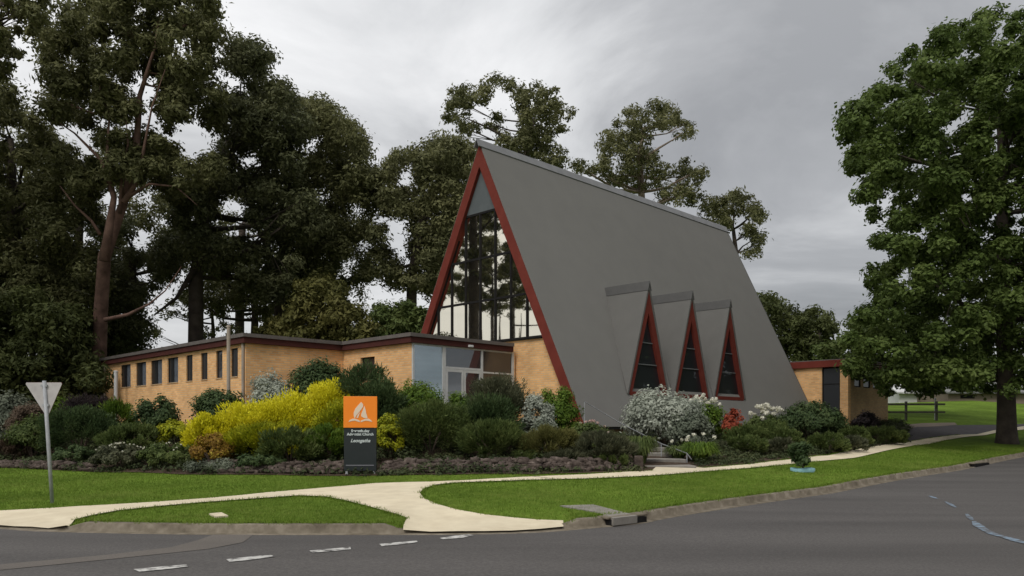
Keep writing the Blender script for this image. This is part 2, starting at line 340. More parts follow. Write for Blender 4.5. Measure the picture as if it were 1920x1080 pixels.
# kerb profile swept along the kerb line
def build_kerb():
    xy_c = KL; n = len(xy_c); r = rampw(xy_c) ; tt = Tn(xy_c)
    prof = [(.17, 0), (.15, 1), (.03, 1), (-.01, .9), (-.035, 0.05), (-.20, .03), (-.21, -.2)]
    V = []
    for i in range(n):
        h = .125 * (1 - .96 * r[i]) + .004; base = tt[i] - .12
        wob = .008 * math.sin(i * 1.7) + .006 * math.sin(i * .61)
        for (o_, hz) in prof:
            p = xy_c[i] + KN[i] * (o_ + wob * (o_ > 0)); V.append((p[0], p[1], base + h * hz + (.006 if abs(o_) > .2 and hz > 0 else 0) + (-.25 if o_ == .17 else 0)))
    k = len(prof); flat = (r > .97)
    Q = [(i * k + j, (i + 1) * k + j, (i + 1) * k + j + 1, i * k + j + 1) for i in range(n - 1) for j in range(k - 1) if not (flat[i] and flat[i + 1])]
    o = mesh_np('kerb', V, Q, M['kerb']); o['kind'] = 'structure'
build_kerb()
# footpath -----------------------------------------------------------------
up = [(-260, 972), (-120, 965), (0, 960), (100, 955), (200, 949), (300, 943), (450, 931), (600, 917), (700, 908), (760, 906), (810, 905), (880, 902), (950, 898), (1100, 891), (1180, 886), (1222, 884), (1230, 877), (1290, 876), (1320, 879), (1405, 872), (1490, 862), (1535, 856), (1710, 828), (1800, 816), (1862, 808), (1920, 800)]
lowr = [(1920, 806), (1870, 812), (1855, 815), (1780, 825), (1710, 837), (1535, 866), (1490, 871), (1405, 879), (1300, 887), (1210, 894), (1100, 899), (960, 903), (900, 905), (850, 907), (815, 911), (795, 918), (787, 926), (795, 937), (820, 948), (860, 959), (910, 968), (960, 973), (1056, 979)]
isl = [(763, 974), (745, 967), (700, 954), (650, 941), (610, 933), (560, 931), (450, 939), (380, 944), (300, 951), (220, 960), (170, 969), (140, 977)]
pp = [G(*q) for q in up] + [G(*q) for q in lowr] + [(.80, 12.25), (.4, 12.05), (0, 11.90), (-.8, 11.76), (-1.62, 11.72), (-1.66, 12.02)] + [G(*q) for q in isl] + [(-6.84, 12.07), (-8.2, 12.53), (-10.4, 13.4)]
path_poly = np.array(pp)
sheet('footpath', path_poly, Zg, M['concrete'], .3, dz=.028)
# control joints of the path
def joints():
    cl = []
    for (a_, b_) in ((60, 70), (330, 945), (500, 929), (640, 922)): pass
    for s_ in np.arange(-3.4, 34, 1.8):
        p = np.array(sn(s_, 4.7)); d = D1 * 1.05; q = [p - d - D2 * .011, p + d - D2 * .011, p + d + D2 * .011, p - d + D2 * .011]
        if all(inpoly(np.array([v]), path_poly)[0] for v in (p - d * .3, p + d * .1)):
            # trim to the slab
            t = [k for k in np.linspace(-1, 1, 41) if inpoly(np.array([p + D1 * 1.2 * k]), path_poly)[0]]
            if len(t) < 4: continue
            e0_, e1_ = p + D1 * 1.2 * (t[0] + .03), p + D1 * 1.2 * (t[-1] - .03); w_ = D2 * .02
            cl.append([tuple(e0_ - w_), tuple(e1_ - w_), tuple(e1_ + w_), tuple(e0_ + w_)])
    V, Q = [], []
    for q in cl:
        b = len(V); V += [(x, y, zat(x, y) + .034) for x, y in q]; Q.append((b, b + 3, b + 2, b + 1))
    if V: o = mesh_np('path_joints', V, Q, M['oldconc']); o['kind'] = 'structure'
joints()
# garden bed -----------------------------------------------------------------
bed_front = [(-200, 872), (0, 877), (100, 882), (200, 886), (330, 890), (450, 891), (580, 893), (700, 893), (850, 891), (1000, 890), (1100, 888), (1165, 886)]
bed_r = [(1222, 883), (1320, 877), (1405, 870), (1490, 860), (1535, 854), (1650, 836), (1700, 829)]
# building frame ------------------------------------------------------------
O = np.array([2.65, 28.9]); ANG = math.atan2(.712, .702)
def LW(x, y): p = O + D2 * x + D1 * y; return (float(p[0]), float(p[1]))
def y_at(px, x): k = (px - CX) / F; return (O[0] + D2[0] * x - k * (O[1] + D2[1] * x)) / (-D1[0] + k * D1[1])
def x_at(px, y): k = (px - CX) / F; return (k * (O[1] + D1[1] * y) - (O[0] + D1[0] * y)) / (D2[0] - k * D2[1])
bed_poly = np.array([G(*q) for q in bed_front] + [G(*q) for q in bed_r] + [LW(27, -2.5), LW(27, -1.2), LW(0, 1), LW(-5, 4.5), LW(-5, 8.5), LW(-9, 8.5), LW(-9, 24), LW(-11, 30), LW(-20, 30)])
sheet('garden_bed', bed_poly, Zg, M['mulch'], .5, dz=.02)
drive = [(1676, 806), (1700, 800), (1780, 798), (1870, 797), (1990, 794), (1990, 803), (1890, 806), (1862, 809), (1800, 817), (1712, 829), (1690, 822)]
sheet('driveway', [G(*q) for q in drive], Zg, M['drive'], .5, dz=.016)
sheet('gravel_patch', [G(*q) for q in [(1672, 797), (1730, 794), (1790, 793), (1795, 797), (1720, 801), (1700, 806), (1676, 806)]], Zg, M['shedwall'], .5, dz=.024)
sheet('road_patch', [G(q[0], q[1], True) for q in [(-60, 1064), (0, 1059), (200, 1041), (320, 1027), (370, 1014), (400, 1003), (475, 1003), (455, 1018), (390, 1030), (200, 1050), (0, 1070), (-60, 1076)]], Zr, M['asphalt2'], .4, dz=.005)
for q in ([(250, 1069), (300, 1064), (350, 1060), (352, 1064), (310, 1069), (262, 1074)], [(424, 1050), (480, 1044), (508, 1042), (516, 1045), (470, 1051), (430, 1055)],
          [(580, 1034), (620, 1030), (657, 1027), (658, 1031), (620, 1035), (586, 1038)], [(711, 1021), (745, 1018), (782, 1015), (783, 1018), (750, 1022), (716, 1025)],
          [(824, 1010), (850, 1006), (878, 1003), (888, 1005), (865, 1010), (830, 1012)]):
    sheet('road_marking', [G(a, b, True) for a, b in q], Zr, M['roadpaint'], .2, dz=.009)
def ribbon(pts, w):
    g = [np.array(G(a, b, True)) for a, b in pts]; l, r = [], []
    for i in range(len(g)):
        d = g[min(i + 1, len(g) - 1)] - g[max(i - 1, 0)]; d /= np.linalg.norm(d); n_ = np.array([-d[1], d[0]]); l.append(g[i] + n_ * w[i]); r.append(g[i] - n_ * w[i])
    return l + r[::-1]
for pts, w in (([(1742, 930), (1750, 933), (1758, 936)], [.02, .05, .02]), ([(1772, 941), (1782, 946), (1792, 952)], [.02, .05, .02]), ([(1812, 964), (1818, 971), (1822, 975)], [.02, .05, .03]),
               ([(1826, 978), (1834, 986), (1846, 994), (1862, 1002), (1884, 1008), (1905, 1014), (1940, 1023)], [.03, .08, .06, .07, .06, .09, .08])):
    sheet('paint_line', ribbon(pts, w), Zr, M['bluepaint'], .2, dz=.009)
# drain pits
def slab(name, q, mat, h, label, cat, group=None):
    g = [G(*a) for a in q]; cx, cy = np.mean(g, 0); z = zat(cx, cy)
    m = MB(); n = len(g); vs = [(x, y, zat(x, y) + h) for x, y in g] + [(x, y, zat(x, y) - .1) for x, y in g]
    m.add(vs, [tuple(range(n)), tuple(range(2 * n - 1, n - 1, -1))] + [(i, i + n, (i + 1) % n + n, (i + 1) % n) for i in range(n)])
    o = m.build(name, mat); tag(o, label, cat, group); return o
slab('pit_lid', [(1050, 950), (1112, 948), (1195, 969), (1150, 974), (1118, 962)], M['oldconc'], .02, 'grey concrete drain lid let into the lawn behind the kerb', 'drain lid')
slab('pit_lid', [(392, 966), (415, 964), (428, 970), (405, 972)], M['concrete'], .03, 'small pale concrete lid in the little grass island', 'drain lid')
def inlet(px0, py0, px1, py1, label):
    a, b = np.array(G(px0, py0, True)), np.array(G(px1, py1, True)); d = (b - a) / np.linalg.norm(b - a); n = np.array([-d[1], d[0]]); zz = float(Zr([a])[0])
    m = MB(); L = np.linalg.norm(b - a)
    def bx(u0, u1, v0, v1, z0, z1, mm):
        q = [a + d * u + n * v for u, v in ((u0, v0), (u1, v0), (u1, v1), (u0, v1))]
        mm.add([(*p, z0) for p in q] + [(*p, z1) for p in q], [(0, 3, 2, 1), (4, 5, 6, 7), (0, 1, 5, 4), (1, 2, 6, 5), (2, 3, 7, 6), (3, 0, 4, 7)])
    root = empty('kerb_inlet', (a[0], a[1], zz), label=label, cat='kerb drain'); off = (a[0], a[1], zz)
    m1 = MB(); bx(-.05, L + .05, -.03, .25, zz + .105, zz + .142, m1); m1.build('cover', M['kerb'], root, off, .01)
    m2 = MB(); bx(0, L, -.055, .1, zz + .0, zz + .10, m2); m2.build('opening', M['black'], root, off)
inlet(1142, 986, 1208, 979, 'long dark kerb drain slot under a concrete cover by the drain lid')
inlet(1826, 876, 1852, 871, 'short dark kerb drain slot far up the side street')

# ------------------------------------------------------------------ church
ZB = 1.6; W, AP, H, LEN = 11.72, 5.68, 11.83, 19.95
CO = O - D1 * .2
ch = empty('a_frame_church', (CO[0], CO[1], ZB), ANG, label='tall steep A-frame church with grey roof and red edge boards', cat='church')
sl = AP / H
def yr(z): return AP * z / H
def yl(z): return W - (W - AP) * z / H
def leg(z0, z1, o, i, right=True):
    """band between outer inset o and inner inset i (horizontal), clipped at heights"""
    if right: return [(yr(z0) + o, z0), (yr(z1) + o, z1), (yr(z1) + i, z1), (yr(z0) + i, z0)]
    return [(yl(z0) - o, z0), (yl(z1) - o, z1), (yl(z1) - i, z1), (yl(z0) - i, z0)]
def zc(ins):  # height where an inset line meets the ridge plane y=AP
    return H * (1 - ins / AP)
a = MB().prism([(0, 0), (AP, H), (AP, zc(.30)), (.30, 0)], 'x', -.12, LEN); a.build('roof_slope', M['roof'], ch)
a = MB().prism([(W, 0), (AP + .002, H), (AP + .002, zc(.30)), (W - .30, 0)], 'x', -.12, LEN); a.build('roof_slope', M['roof'], ch)
MB().prism([(AP - .16, H - .24), (AP, H + .10), (AP + .16, H - .24), (AP + .13, H - .27), (AP, H + .04), (AP - .13, H - .27)], 'x', -.32, LEN + .08).build('ridge_cap', M['cap'], ch)
e0, e1 = .06, .50
MB().prism([(e0, .02), (AP, zc(e0)), (AP, zc(e1)), (e1, .02)], 'x', -.155, .05).build('bargeboard', M['red'], ch)
MB().prism([(W - e0, .02), (AP + .001, zc(e0)), (AP + .001, zc(e1)), (W - e1, .02)], 'x', -.155, .05).build('bargeboard', M['red'], ch)
MB().prism([(.0, .0), (AP, H), (AP, zc(.12)), (.12, 0)], 'x', LEN + .003, LEN + .07).build('verge_trim', M['roof2'], ch)
WT, RL = 8.9, [7.02, 5.24]; WB = 3.5; ii = e1 - .05
MB().prism([(yr(WT) + ii, WT), (yl(WT) - ii, WT), (AP, zc(ii))], 'x', .0, .07).build('gable_panel', M['panelgrey'], ch)
# glazing: frame of rails and mullions, with each pane a sub-part
fr = MB(); fx0, fx1 = -.005, .075
ml = [5.8 + .9 * k for k in range(-6, 7)]
for z in [WT, *RL, WB]:
    fr.box(fx0, fx1, yr(z) + ii, yl(z) - ii, z - .045, z + .045)
for q in ml:
    zt = WT
    if q < AP: zt = min(WT, (q - ii) * H / AP)
    else: zt = min(WT, (W - ii - q) * H / (W - AP))
    if zt > WB + .3: fr.box(fx0 - .01, fx1 + .01, q - .04, q + .04, WB - .05, zt)
fr.prism([(yr(WB) + ii - .02, WB), (yr(WT) + ii - .02, WT), (yr(WT) + ii + .07, WT), (yr(WB) + ii + .07, WB)], 'x', fx0 - .012, fx1 + .012)
fr.prism([(yl(WB) - ii + .02, WB), (yl(WT) - ii + .02, WT), (yl(WT) - ii - .07, WT), (yl(WB) - ii - .07, WB)], 'x', fx0 - .012, fx1 + .012)
gw = fr.build('gable_window', M['black'], ch)
bands = [(WB, RL[1]), (RL[1], RL[0]), (RL[0], WT)]
ed = [-5] + ml + [20]
for (z0, z1) in bands:
    for i in range(len(ed) - 1):
        a0, a1 = ed[i], ed[i + 1]
        # clip quad a0..a1 x z0..z1 by the two legs
        poly = [(a0, z0), (a1, z0), (a1, z1), (a0, z1)]
        def clip(poly, fn):
            out = []
            for j in range(len(poly)):
                p, q = poly[j], poly[(j + 1) % len(poly)]; fp, fq = fn(p), fn(q)
                if fp >= 0: out.append(p)
                if fp * fq < 0: t = fp / (fp - fq); out.append((p[0] + (q[0] - p[0]) * t, p[1] + (q[1] - p[1]) * t))
            return out
        poly = clip(poly, lambda p: p[0] - (yr(p[1]) + ii)); 
        if len(poly) > 2: poly = clip(poly, lambda p: (yl(p[1]) - ii) - p[0])
        if len(poly) < 3: continue
        ar = abs(sum(poly[j][0] * poly[(j + 1) % len(poly)][1] - poly[(j + 1) % len(poly)][0] * poly[j][1] for j in range(len(poly)))) / 2
        if ar < .02: continue
        MB().prism(poly, 'x', .035 + random.uniform(-.003, .003), .05).build('pane', M['glass'], gw)
MB().prism([(ii, -1.2), (W - ii, -1.2), (yl(WB) - ii, WB - .056), (yr(WB) + ii, WB - .056)], 'x', .10, .24).build('gable_wall', M['brick'], ch)
# far gable + plinth
MB().prism([(.5, -.5), (W - .5, -.5), (AP, zc(.5))], 'x', LEN - .35, LEN - .2).build('rear_gable_wall', M['brick'], ch)
MB().box(.36, LEN - .3, .32, .5, -1.2, .02).box(.36, LEN - .3, W - .5, W - .32, -1.2, .02).build('plinth', M['brick_dull'], ch)
MB().box(-.05, LEN - .02, .10, .30, -.10, -.003).build('eaves_board', M['roof2'], ch)
# dormers
for cx in (4.68, 7.98, 11.32):
    yf, zt, zb, hw = .62, 5.97, 1.32, 1.50
    yb = yr(zt); r = empty('dormer', (cx, yf, zb)); r.parent = ch; off = (cx, yf, zb)
    m = MB()
    for s in (-1, 1):
        A_ = (cx, yf - .05, zt); B_ = (cx, yb + .12, zt); C_ = (cx + s * hw, yr(zb) - .05, zb); 
        t = .09
        vs = [A_, B_, C_, (cx + s * hw, yf - .05, zb)]
        vi = [(A_[0], A_[1], A_[2] - t * 3.2), (B_[0], B_[1], B_[2] - t * 3.2), (C_[0] - s * t, C_[1], C_[2]), (cx + s * (hw - t), yf - .05, zb)]
        m.add(vs + vi, [(0, 1, 2, 3), (7, 6, 5, 4), (0, 3, 7, 4), (0, 4, 5, 1), (2, 6, 7, 3), (1, 5, 6, 2)])
    m.build('dormer_roof', M['roofshade'], r, off)
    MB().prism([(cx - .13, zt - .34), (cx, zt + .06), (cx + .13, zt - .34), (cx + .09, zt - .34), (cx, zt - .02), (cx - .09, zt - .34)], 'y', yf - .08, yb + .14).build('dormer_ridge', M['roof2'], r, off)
    m = MB(); sl_ = hw / (zt - zb)
    def wid(z): return (zt - z) * sl_
    for s in (-1, 1):
        za, zb_ = zt - .35, zb - .0
        m.prism([(cx + s * (wid(zb_) - .08), zb_), (cx + s * max(wid(za) - .06, 0), za), (cx, za), (cx, zt - 1.25), (cx + s * (wid(zb_) - .33), zb_)], 'y', yf - .02 + .002 * s, yf + .12)
    m.box(cx - wid(zb) + .2, cx + wid(zb) - .2, yf - .03, yf + .10, zb - .06, zb + .10)
    fo = m.build('window_frame', M['red'], r, off)
    g = MB().prism([(cx - wid(zb) + .25, zb + .08), (cx + wid(zb) - .25, zb + .08), (cx, zt - 1.1)], 'y', yf + .125, yf + .14).build('pane', M['glassdark'], fo); 
    for v in g.data.vertices: v.co = v.co - Vector(off)
    for z in (zb + 1.25, zb + 2.15):
        mm = MB()
        hw_ = (zt - 1.25 - z) * (wid(zb) - .33) / (zt - 1.25 - zb) + .03
        mm.box(cx - hw_, cx + hw_, yf + .08, yf + .12, z - .018, z + .018)
        mm.build('glazing_bar', M['rail'], fo, off)

# ------------------------------------------------------------------ flat roofed hall
HR = 3.30; yf_, xh, yc, xa, ye = 3.4, -5.37, 7.7, -9.4, 22.4
ho = (xh, yf_, 0); pxy = LW(xh, yf_)
ha = empty('flat_roofed_hall', (pxy[0], pxy[1], ZB), ANG, label='low yellow brick hall with flat roof and glass entrance beside the church', cat='hall')
def fp(i):  # footprint inset by i
    return [(-.19, yf_ + i), (xh + i, yf_ + i), (xh + i, yc + i), (xa + i, yc + i), (xa + i, ye - i), (-1 - i, ye - i), (-1 - i, 11.9 - i), (-.19, 11.9 - i)]
MB().prism(fp(0), 'z', HR - .13, HR).build('roof', M['gutter'], ha, ho)
MB().prism(fp(.05), 'z', HR - .34, HR - .131).build('fascia', M['maroon'], ha, ho)
zw = HR - .341; wb = -1.1; ins = .2
def wallx(mb, x0, x1, ya, yb, ops, z0, z1):
    """wall thin in x, running y, with openings [(y0,y1)] between z0,z1"""
    mb.box(x0, x1, ya, yb, wb, z0)
    if z1 < zw: mb.box(x0, x1, ya, yb, z1, zw)
    c_ = ya
    for o0, o1 in sorted(ops) + [(yb, yb)]:
        if o0 > c_: mb.box(x0, x1, c_, o0, z0, z1)
        c_ = o1
xw = xa + ins; w = MB(); hw_px = [(226.7, 245), (255, 274), (283, 304), (314, 334), (349, 361), (376.7, 389), (405, 417), (432.7, 446)]
ops = sorted(tuple(sorted((y_at(p, xw), y_at(q, xw)))) for p, q in hw_px)
WZ0, WZ1 = 1.78, 2.84
wallx(w, xw, xw + .25, yc + ins + .25, ye - ins - .25, ops, WZ0, WZ1)
w.box(xw, xh + ins + .249, yc + ins, yc + ins + .25, wb, zw)            # end wall A-C
w.box(xw, -1.2, ye - ins - .25, ye - ins, wb, zw); w.box(-1.45, -1.2, 11.95, ye - ins - .25, wb, zw)
xg = xh + ins; wo = tuple(sorted((y_at(676, xg), y_at(702.5, xg))))
wallx(w, xg, xg + .25, yf_ + ins, yc + ins, [wo], 1.75, 2.62)
w.build('wall', M['brick'], ha, ho)
for i, (o0, o1) in enumerate(ops):
    f = MB(); x = xw + .05; t = .035
    f.box(x, x + .06, o0, o0 + t, WZ0, WZ1).box(x, x + .06, o1 - t, o1, WZ0, WZ1).box(x, x + .06, o0 + t, o1 - t, WZ0, WZ0 + t).box(x, x + .06, o0 + t, o1 - t, WZ1 - t, WZ1)
    if o1 - o0 > .6: f.box(x - .004, x + .056, (o0 + o1) / 2 - .02, (o0 + o1) / 2 + .02, WZ0 + t, WZ1 - t)
    fo = f.build('window', M['black'], ha, ho)
    MB().box(x + .02, x + .03, o0 + t, o1 - t, WZ0 + t, WZ1 - t).build('pane', M['glassdark'], fo, ho)
    if o1 - o0 > .6:
        MB().box(x + .012, x + .018, o0 + t, o0 + (o1 - o0) * .48, WZ0 + t, WZ1 - t).build('curtain', M['curtain'], fo, ho)
    MB().box(xw - .025, xw + .05, o0, o1, WZ0 + .001, WZ0 + .04).build('sill', M['brick_dull'], fo, ho)
f = MB(); f.box(xg + .1, xg + .16, wo[0], wo[0] + .05, 1.75, 2.62).box(xg + .1, xg + .16, wo[1] - .05, wo[1], 1.75, 2.62).box(xg + .1, xg + .16, wo[0] + .05, wo[1] - .05, 2.57, 2.62).box(xg + .1, xg + .16, wo[0] + .05, wo[1] - .05, 1.75, 1.80)
fo = f.build('window', M['black'], ha, ho); MB().box(xg + .12, xg + .13, wo[0] + .05, wo[1] - .05, 1.8, 2.57).build('pane', M['glassdark'], fo, ho)
# entrance screen in plane y = yE
yE = yf_ + .14
X = lambda p: x_at(p, yE)
def sx(mb, p0, p1, z0, z1, d=.06, dy=0): mb.box(X(p0), X(p1), yE + dy, yE + dy + d, z0, z1); return mb
FL = .0
s = MB(); xs = [(774, 777), (830, 836), (902.5, 906), (960, 964)]
for p0, p1 in xs: sx(s, p0, p1, FL, zw, .1)
for (p0, p1) in ((777, 830), (836, 902.5), (906, 960)): sx(s, p0, p1, zw - .06, zw, .08); sx(s, p0, p1, FL, FL + .07, .08)
sx(s, 836, 902.5, 2.13, 2.21, .08); sx(s, 906, 960, 2.05, 2.11, .08)
es = s.build('entrance_screen', M['white'], ha, ho)
def pane(p0, p1, z0, z1, mat, name='pane'): MB().box(X(p0), X(p1), yE + .03, yE + .04, z0, z1).build(name, M[mat], es, ho)
pane(777, 830, FL + .07, zw - .06, 'glassblue'); pane(836, 902.5, 2.21, zw - .06, 'glassdoor'); pane(906, 960, 2.11, zw - .06, 'glassdark'); pane(906, 960, FL + .07, 2.05, 'glassdark')
for p0, p1 in ((836.5, 869), (870, 902)):
    d = MB(); sx(d, p0, p0 + 3.2, FL + .08, 2.12, .06, -.01); sx(d, p1 - 3.2, p1, FL + .08, 2.12, .06, -.01); sx(d, p0 + 3.2, p1 - 3.2, 2.02, 2.12, .06, -.01); sx(d, p0 + 3.2, p1 - 3.2, FL + .08, FL + .28, .06, -.01)
    do = d.build('door', M['white'], ha, ho)
    MB().box(X(p0 + 3.2), X(p1 - 3.2), yE + .015, yE + .025, FL + .28, 2.02).build('door_glass', M['glassdoor'], do, ho)
    hx = X(p1 - 2 if p0 < 850 else p0 + 2); MB().box(hx - .015, hx + .015, yE - .07, yE - .04, .9, 1.25).build('handle', M['galv'], do, ho)
MB().box(X(964.5), -.02, yE, yE + .2, wb, zw).build('side_wall', M['brick'], ha, ho)
MB().box(X(774), X(964), yE - .02, yE + .3, wb, FL - .002).build('base_wall', M['brick'], ha, ho)
MB().box(X(874), X(882), yf_ - .05, yf_ + .048, HR - .33, HR - .24).build('entrance_light', M['offwhite'], ha, ho, bevel=.02)
for (x, y) in ((xw - .05, ye - ins - .12), (xw - .05, yc + ins + .12)):
    MB().tube([(x, y, HR - .14), (x, y, -.6)], .055, 10).build('downpipe', M['pipe'], ha, ho)
for (x, y, h) in ((-6, 15.5, .35), (-7.5, 17.8, .25), (-5, 20.5, .4)):
    MB().tube([(x, y, HR - .01), (x, y, HR + h)], .06, 8).tube([(x, y, HR + h), (x, y, HR + h + .06)], .11, 8).build('roof_vent', M['galv'], ha, ho)
# tall steel pole in front of the hall's long side
def pole(px, pt, Y, name, label, cat, r, mat, pb=None):
    x = (px - CX) / F * Y; z = zat(x, Y); zt = EYE + (HZ - pt) / F * Y
    root = empty(name, (x, Y, z), label=label, cat=cat)
    MB().tube([(0, 0, -.3), (0, 0, zt - z)], r, 10).build('shaft', mat, root); MB().tube([(0, 0, zt - z), (0, 0, zt - z + .05)], [r * 1.25, r * .9], 10).build('cap', mat, root); return root
pole(428.5, 613, 26.9, 'steel_pole', 'slim grey steel pole rising past the hall roof near its corner', 'pole', .062, M['pipe'])
pole(217.5, 697, 35.4, 'vent_pipe', 'short cream pipe standing against the far end of the hall', 'pipe', .085, M['offwhite'])

# ------------------------------------------------------------------ rear annex
xq = 20.38; zr_ = 3.62
pa = LW(xq, -1.57); ao = (xq, -1.57, 0)
an = empty('rear_annex', (pa[0], pa[1], ZB), ANG, label='small tan brick annex with flat red roof edge behind the church', cat='annex')
yw0, yw1 = y_at(1575, xq), y_at(1541, xq)
m = MB().box(xq, xq + .25, yw1, 4.0, -1, zr_ - .36).box(xq, xq + .35, -1.57, yw0, -1, zr_ - .36)
m.build('wall', M['brick'], an, ao)
xe = 26.8; zz0, zz1 = 2.2, 3.2
m = MB().box(xq + .36, xe, -1.40, -1.15, -1, zz0).box(xq + .36, xe, -1.40, -1.15, zz1, zr_ - .36)
cp = xq + .36; owp = [(x_at(a_, -1.4), x_at(b_, -1.4)) for a_, b_ in ((1602, 1614), (1619, 1632), (1637, 1648))]
for o0, o1 in owp + [(xe, xe)]: m.box(cp, o0, -1.40, -1.15, zz0, zz1); cp = o1
m.box(xe - .25, xe, -1.149, 6, -1, zr_ - .36).build('side_wall', M['brick_dull'], an, ao)
for o0, o1 in owp:
    f = MB().box(o0, o1, -1.36, -1.30, zz0, zz0 + .06).box(o0, o0 + .05, -1.36, -1.30, zz0 + .06, zz1 - .06).box(o1 - .05, o1, -1.36, -1.30, zz0 + .06, zz1 - .06).box(o0, o1, -1.36, -1.30, zz1 - .06, zz1).build('window', M['black'], an, ao)
    MB().box(o0 + .05, o1 - .05, -1.34, -1.33, zz0 + .06, zz1 - .06).build('pane', M['glassdark'], f, ao)
f = MB(); x = xq + .08
for z in (zr_ - .40, 2.35, .62, .25): f.box(x, x + .07, yw0, yw1, z - .04, z)
f.box(x, x + .07, yw0, yw0 + .05, -.6, zr_ - .36).box(x, x + .07, yw1 - .05, yw1, -.6, zr_ - .36)
fo = f.build('tall_window', M['black'], an, ao)
MB().box(x + .03, x + .04, yw0 + .05, yw1 - .05, .62, zr_ - .44).build('pane', M['glassdark'], fo, ao)
MB().box(x + .02, x + .05, yw0 + .05, yw1 - .05, -.8, .58).build('spandrel_panel', M['maroon'], fo, ao)
MB().box(xq - .15, xe + .2, -1.85, 6.2, zr_ - .36, zr_).build('fascia', M['red'], an, ao)
MB().box(xq - .12, xe + .17, -1.82, 6.17, zr_ + .001, zr_ + .05).build('roof', M['gutter'], an, ao)

# ------------------------------------------------------------------ church sign
gx, gy = G(676, 890); gz = zat(gx, gy); u = gy / F
sg = empty('church_sign', (gx, gy, gz), R(4), label='upright church sign with orange emblem square above a charcoal panel', cat='sign')
wS = 62 * u; h0 = (890 - 803.5) * u + .02; h1 = (890 - 743.5) * u; w2 = wS / 2
MB().box(-w2, w2, -.07, .07, h0, h1).build('emblem_panel', M['orange'], sg, bevel=.006)
MB().box(-w2 + .01, w2 - .02, -.05, .05, .10, h0 - .004).build('text_panel', M['signdark'], sg, bevel=.005)
MB().box(-w2 + .06, w2 - .08, -.062, -.051, .235, .265).build('grey_strip', M['strip'], sg)
for s in (-1, 1): MB().box(s * (w2 - .08) - .03, s * (w2 - .08) + .03, -.04, .04, -.2, .10).build('foot', M['galv'], sg)
pw, ph = wS, h1 - h0
def em(pts, dy=0.0): 
    m = MB(); n = len(pts); q = [((a_ - .5) * pw, (b_) * ph + h0) for a_, b_ in pts]; return m.prism(q, 'y', -.078 + dy, -.0705)
def arcpts(pts): return pts
e = MB()
for pts in ([(.53, .82), (.44, .72), (.35, .60), (.305, .47), (.31, .36), (.34, .29), (.37, .36), (.43, .45), (.52, .56), (.58, .66), (.59, .74)],
            [(.62, .70), (.66, .58), (.68, .46), (.71, .36), (.72, .30), (.62, .31), (.53, .36), (.53, .44), (.58, .56)],
            [(.39, .30), (.44, .32), (.50, .50), (.47, .47), (.42, .40)],
            [(.15, .185), (.19, .245), (.27, .29), (.36, .285), (.44, .25), (.487, .225), (.487, .175), (.42, .20), (.34, .225), (.26, .215)],
            [(.865, .185), (.82, .245), (.745, .29), (.655, .285), (.575, .25), (.513, .225), (.513, .175), (.58, .20), (.66, .225), (.75, .215)]):
    q = [((a_ - .5) * pw, b_ * ph + h0) for a_, b_ in pts]; e.prism(q, 'y', -.078, -.0705)
e.build('emblem', M['cream'], sg)
def text(body, size, x, z, mat, shear=0.0, name='lettering', y=-.055):
    cu = bpy.data.curves.new(name, 'FONT'); cu.body = body; cu.size = size; cu.align_x = 'CENTER'; cu.extrude = .002; cu.shear = shear; cu.offset = .003
    cu.materials.append(mat); tmp = bpy.data.objects.new('tmp', cu); COL.objects.link(tmp); dg = bpy.context.evaluated_depsgraph_get()
    me = bpy.data.meshes.new_from_object(tmp.evaluated_get(dg)); bpy.data.objects.remove(tmp); o = bpy.data.objects.new(name, me); COL.objects.link(o); o.parent = sg; o.location = (x, y, z); o.rotation_euler = (R(90), 0, 0)
text('Seventh-day', .098, 0, h0 - .115, M['print']); text('Adventist Church', .098, 0, h0 - .205, M['print']); text('Leongatha', .125, 0, h0 - .385, M['print'], .35)

# ------------------------------------------------------------------ give way sign seen from behind
gx, gy = G(98, 944); gz = zat(gx, gy); u = gy / F
gs = empty('give_way_sign', (gx, gy, gz), 0, label='triangular road sign seen from behind on a leaning grey pole', cat='road sign')
tp = Vector(((80 - 98) * u, .05, (944 - 714) * u)); 
def on(t): return Vector((tp.x * t, tp.y * t, tp.z * t))
MB().tube([on(-.05), on(1)], .034, 12).build('post', M['galv'], gs, smooth=True)
zt_, zb_ = (944 - 717) * u, (944 - 778) * u; xc_ = (78.5 - 98) * u; hw_ = 33 * u; xb_ = (84.5 - 98) * u
tri = [(xc_ - hw_, zt_), (xc_ + hw_, zt_), (xc_ + hw_ + .01, zt_ - .03), (xb_ + .03, zb_), (xb_ - .03, zb_), (xc_ - hw_ - .01, zt_ - .03)]
pl = MB().prism(tri, 'y', .06, .066).build('plate', M['plate'], gs)
MB().prism([(xc_ + (a_ - xc_) * 1.01, zt_ + .003 + (b_ - zt_) * 1.01) for a_, b_ in tri], 'y', .068, .074).build('red_face', M['red'], pl)
for t in (.80, .96): 
    p = on(t); MB().box(p.x - .06, p.x + .06, .02, .058, p.z - .02, p.z + .02).build('bracket', M['galv'], gs)

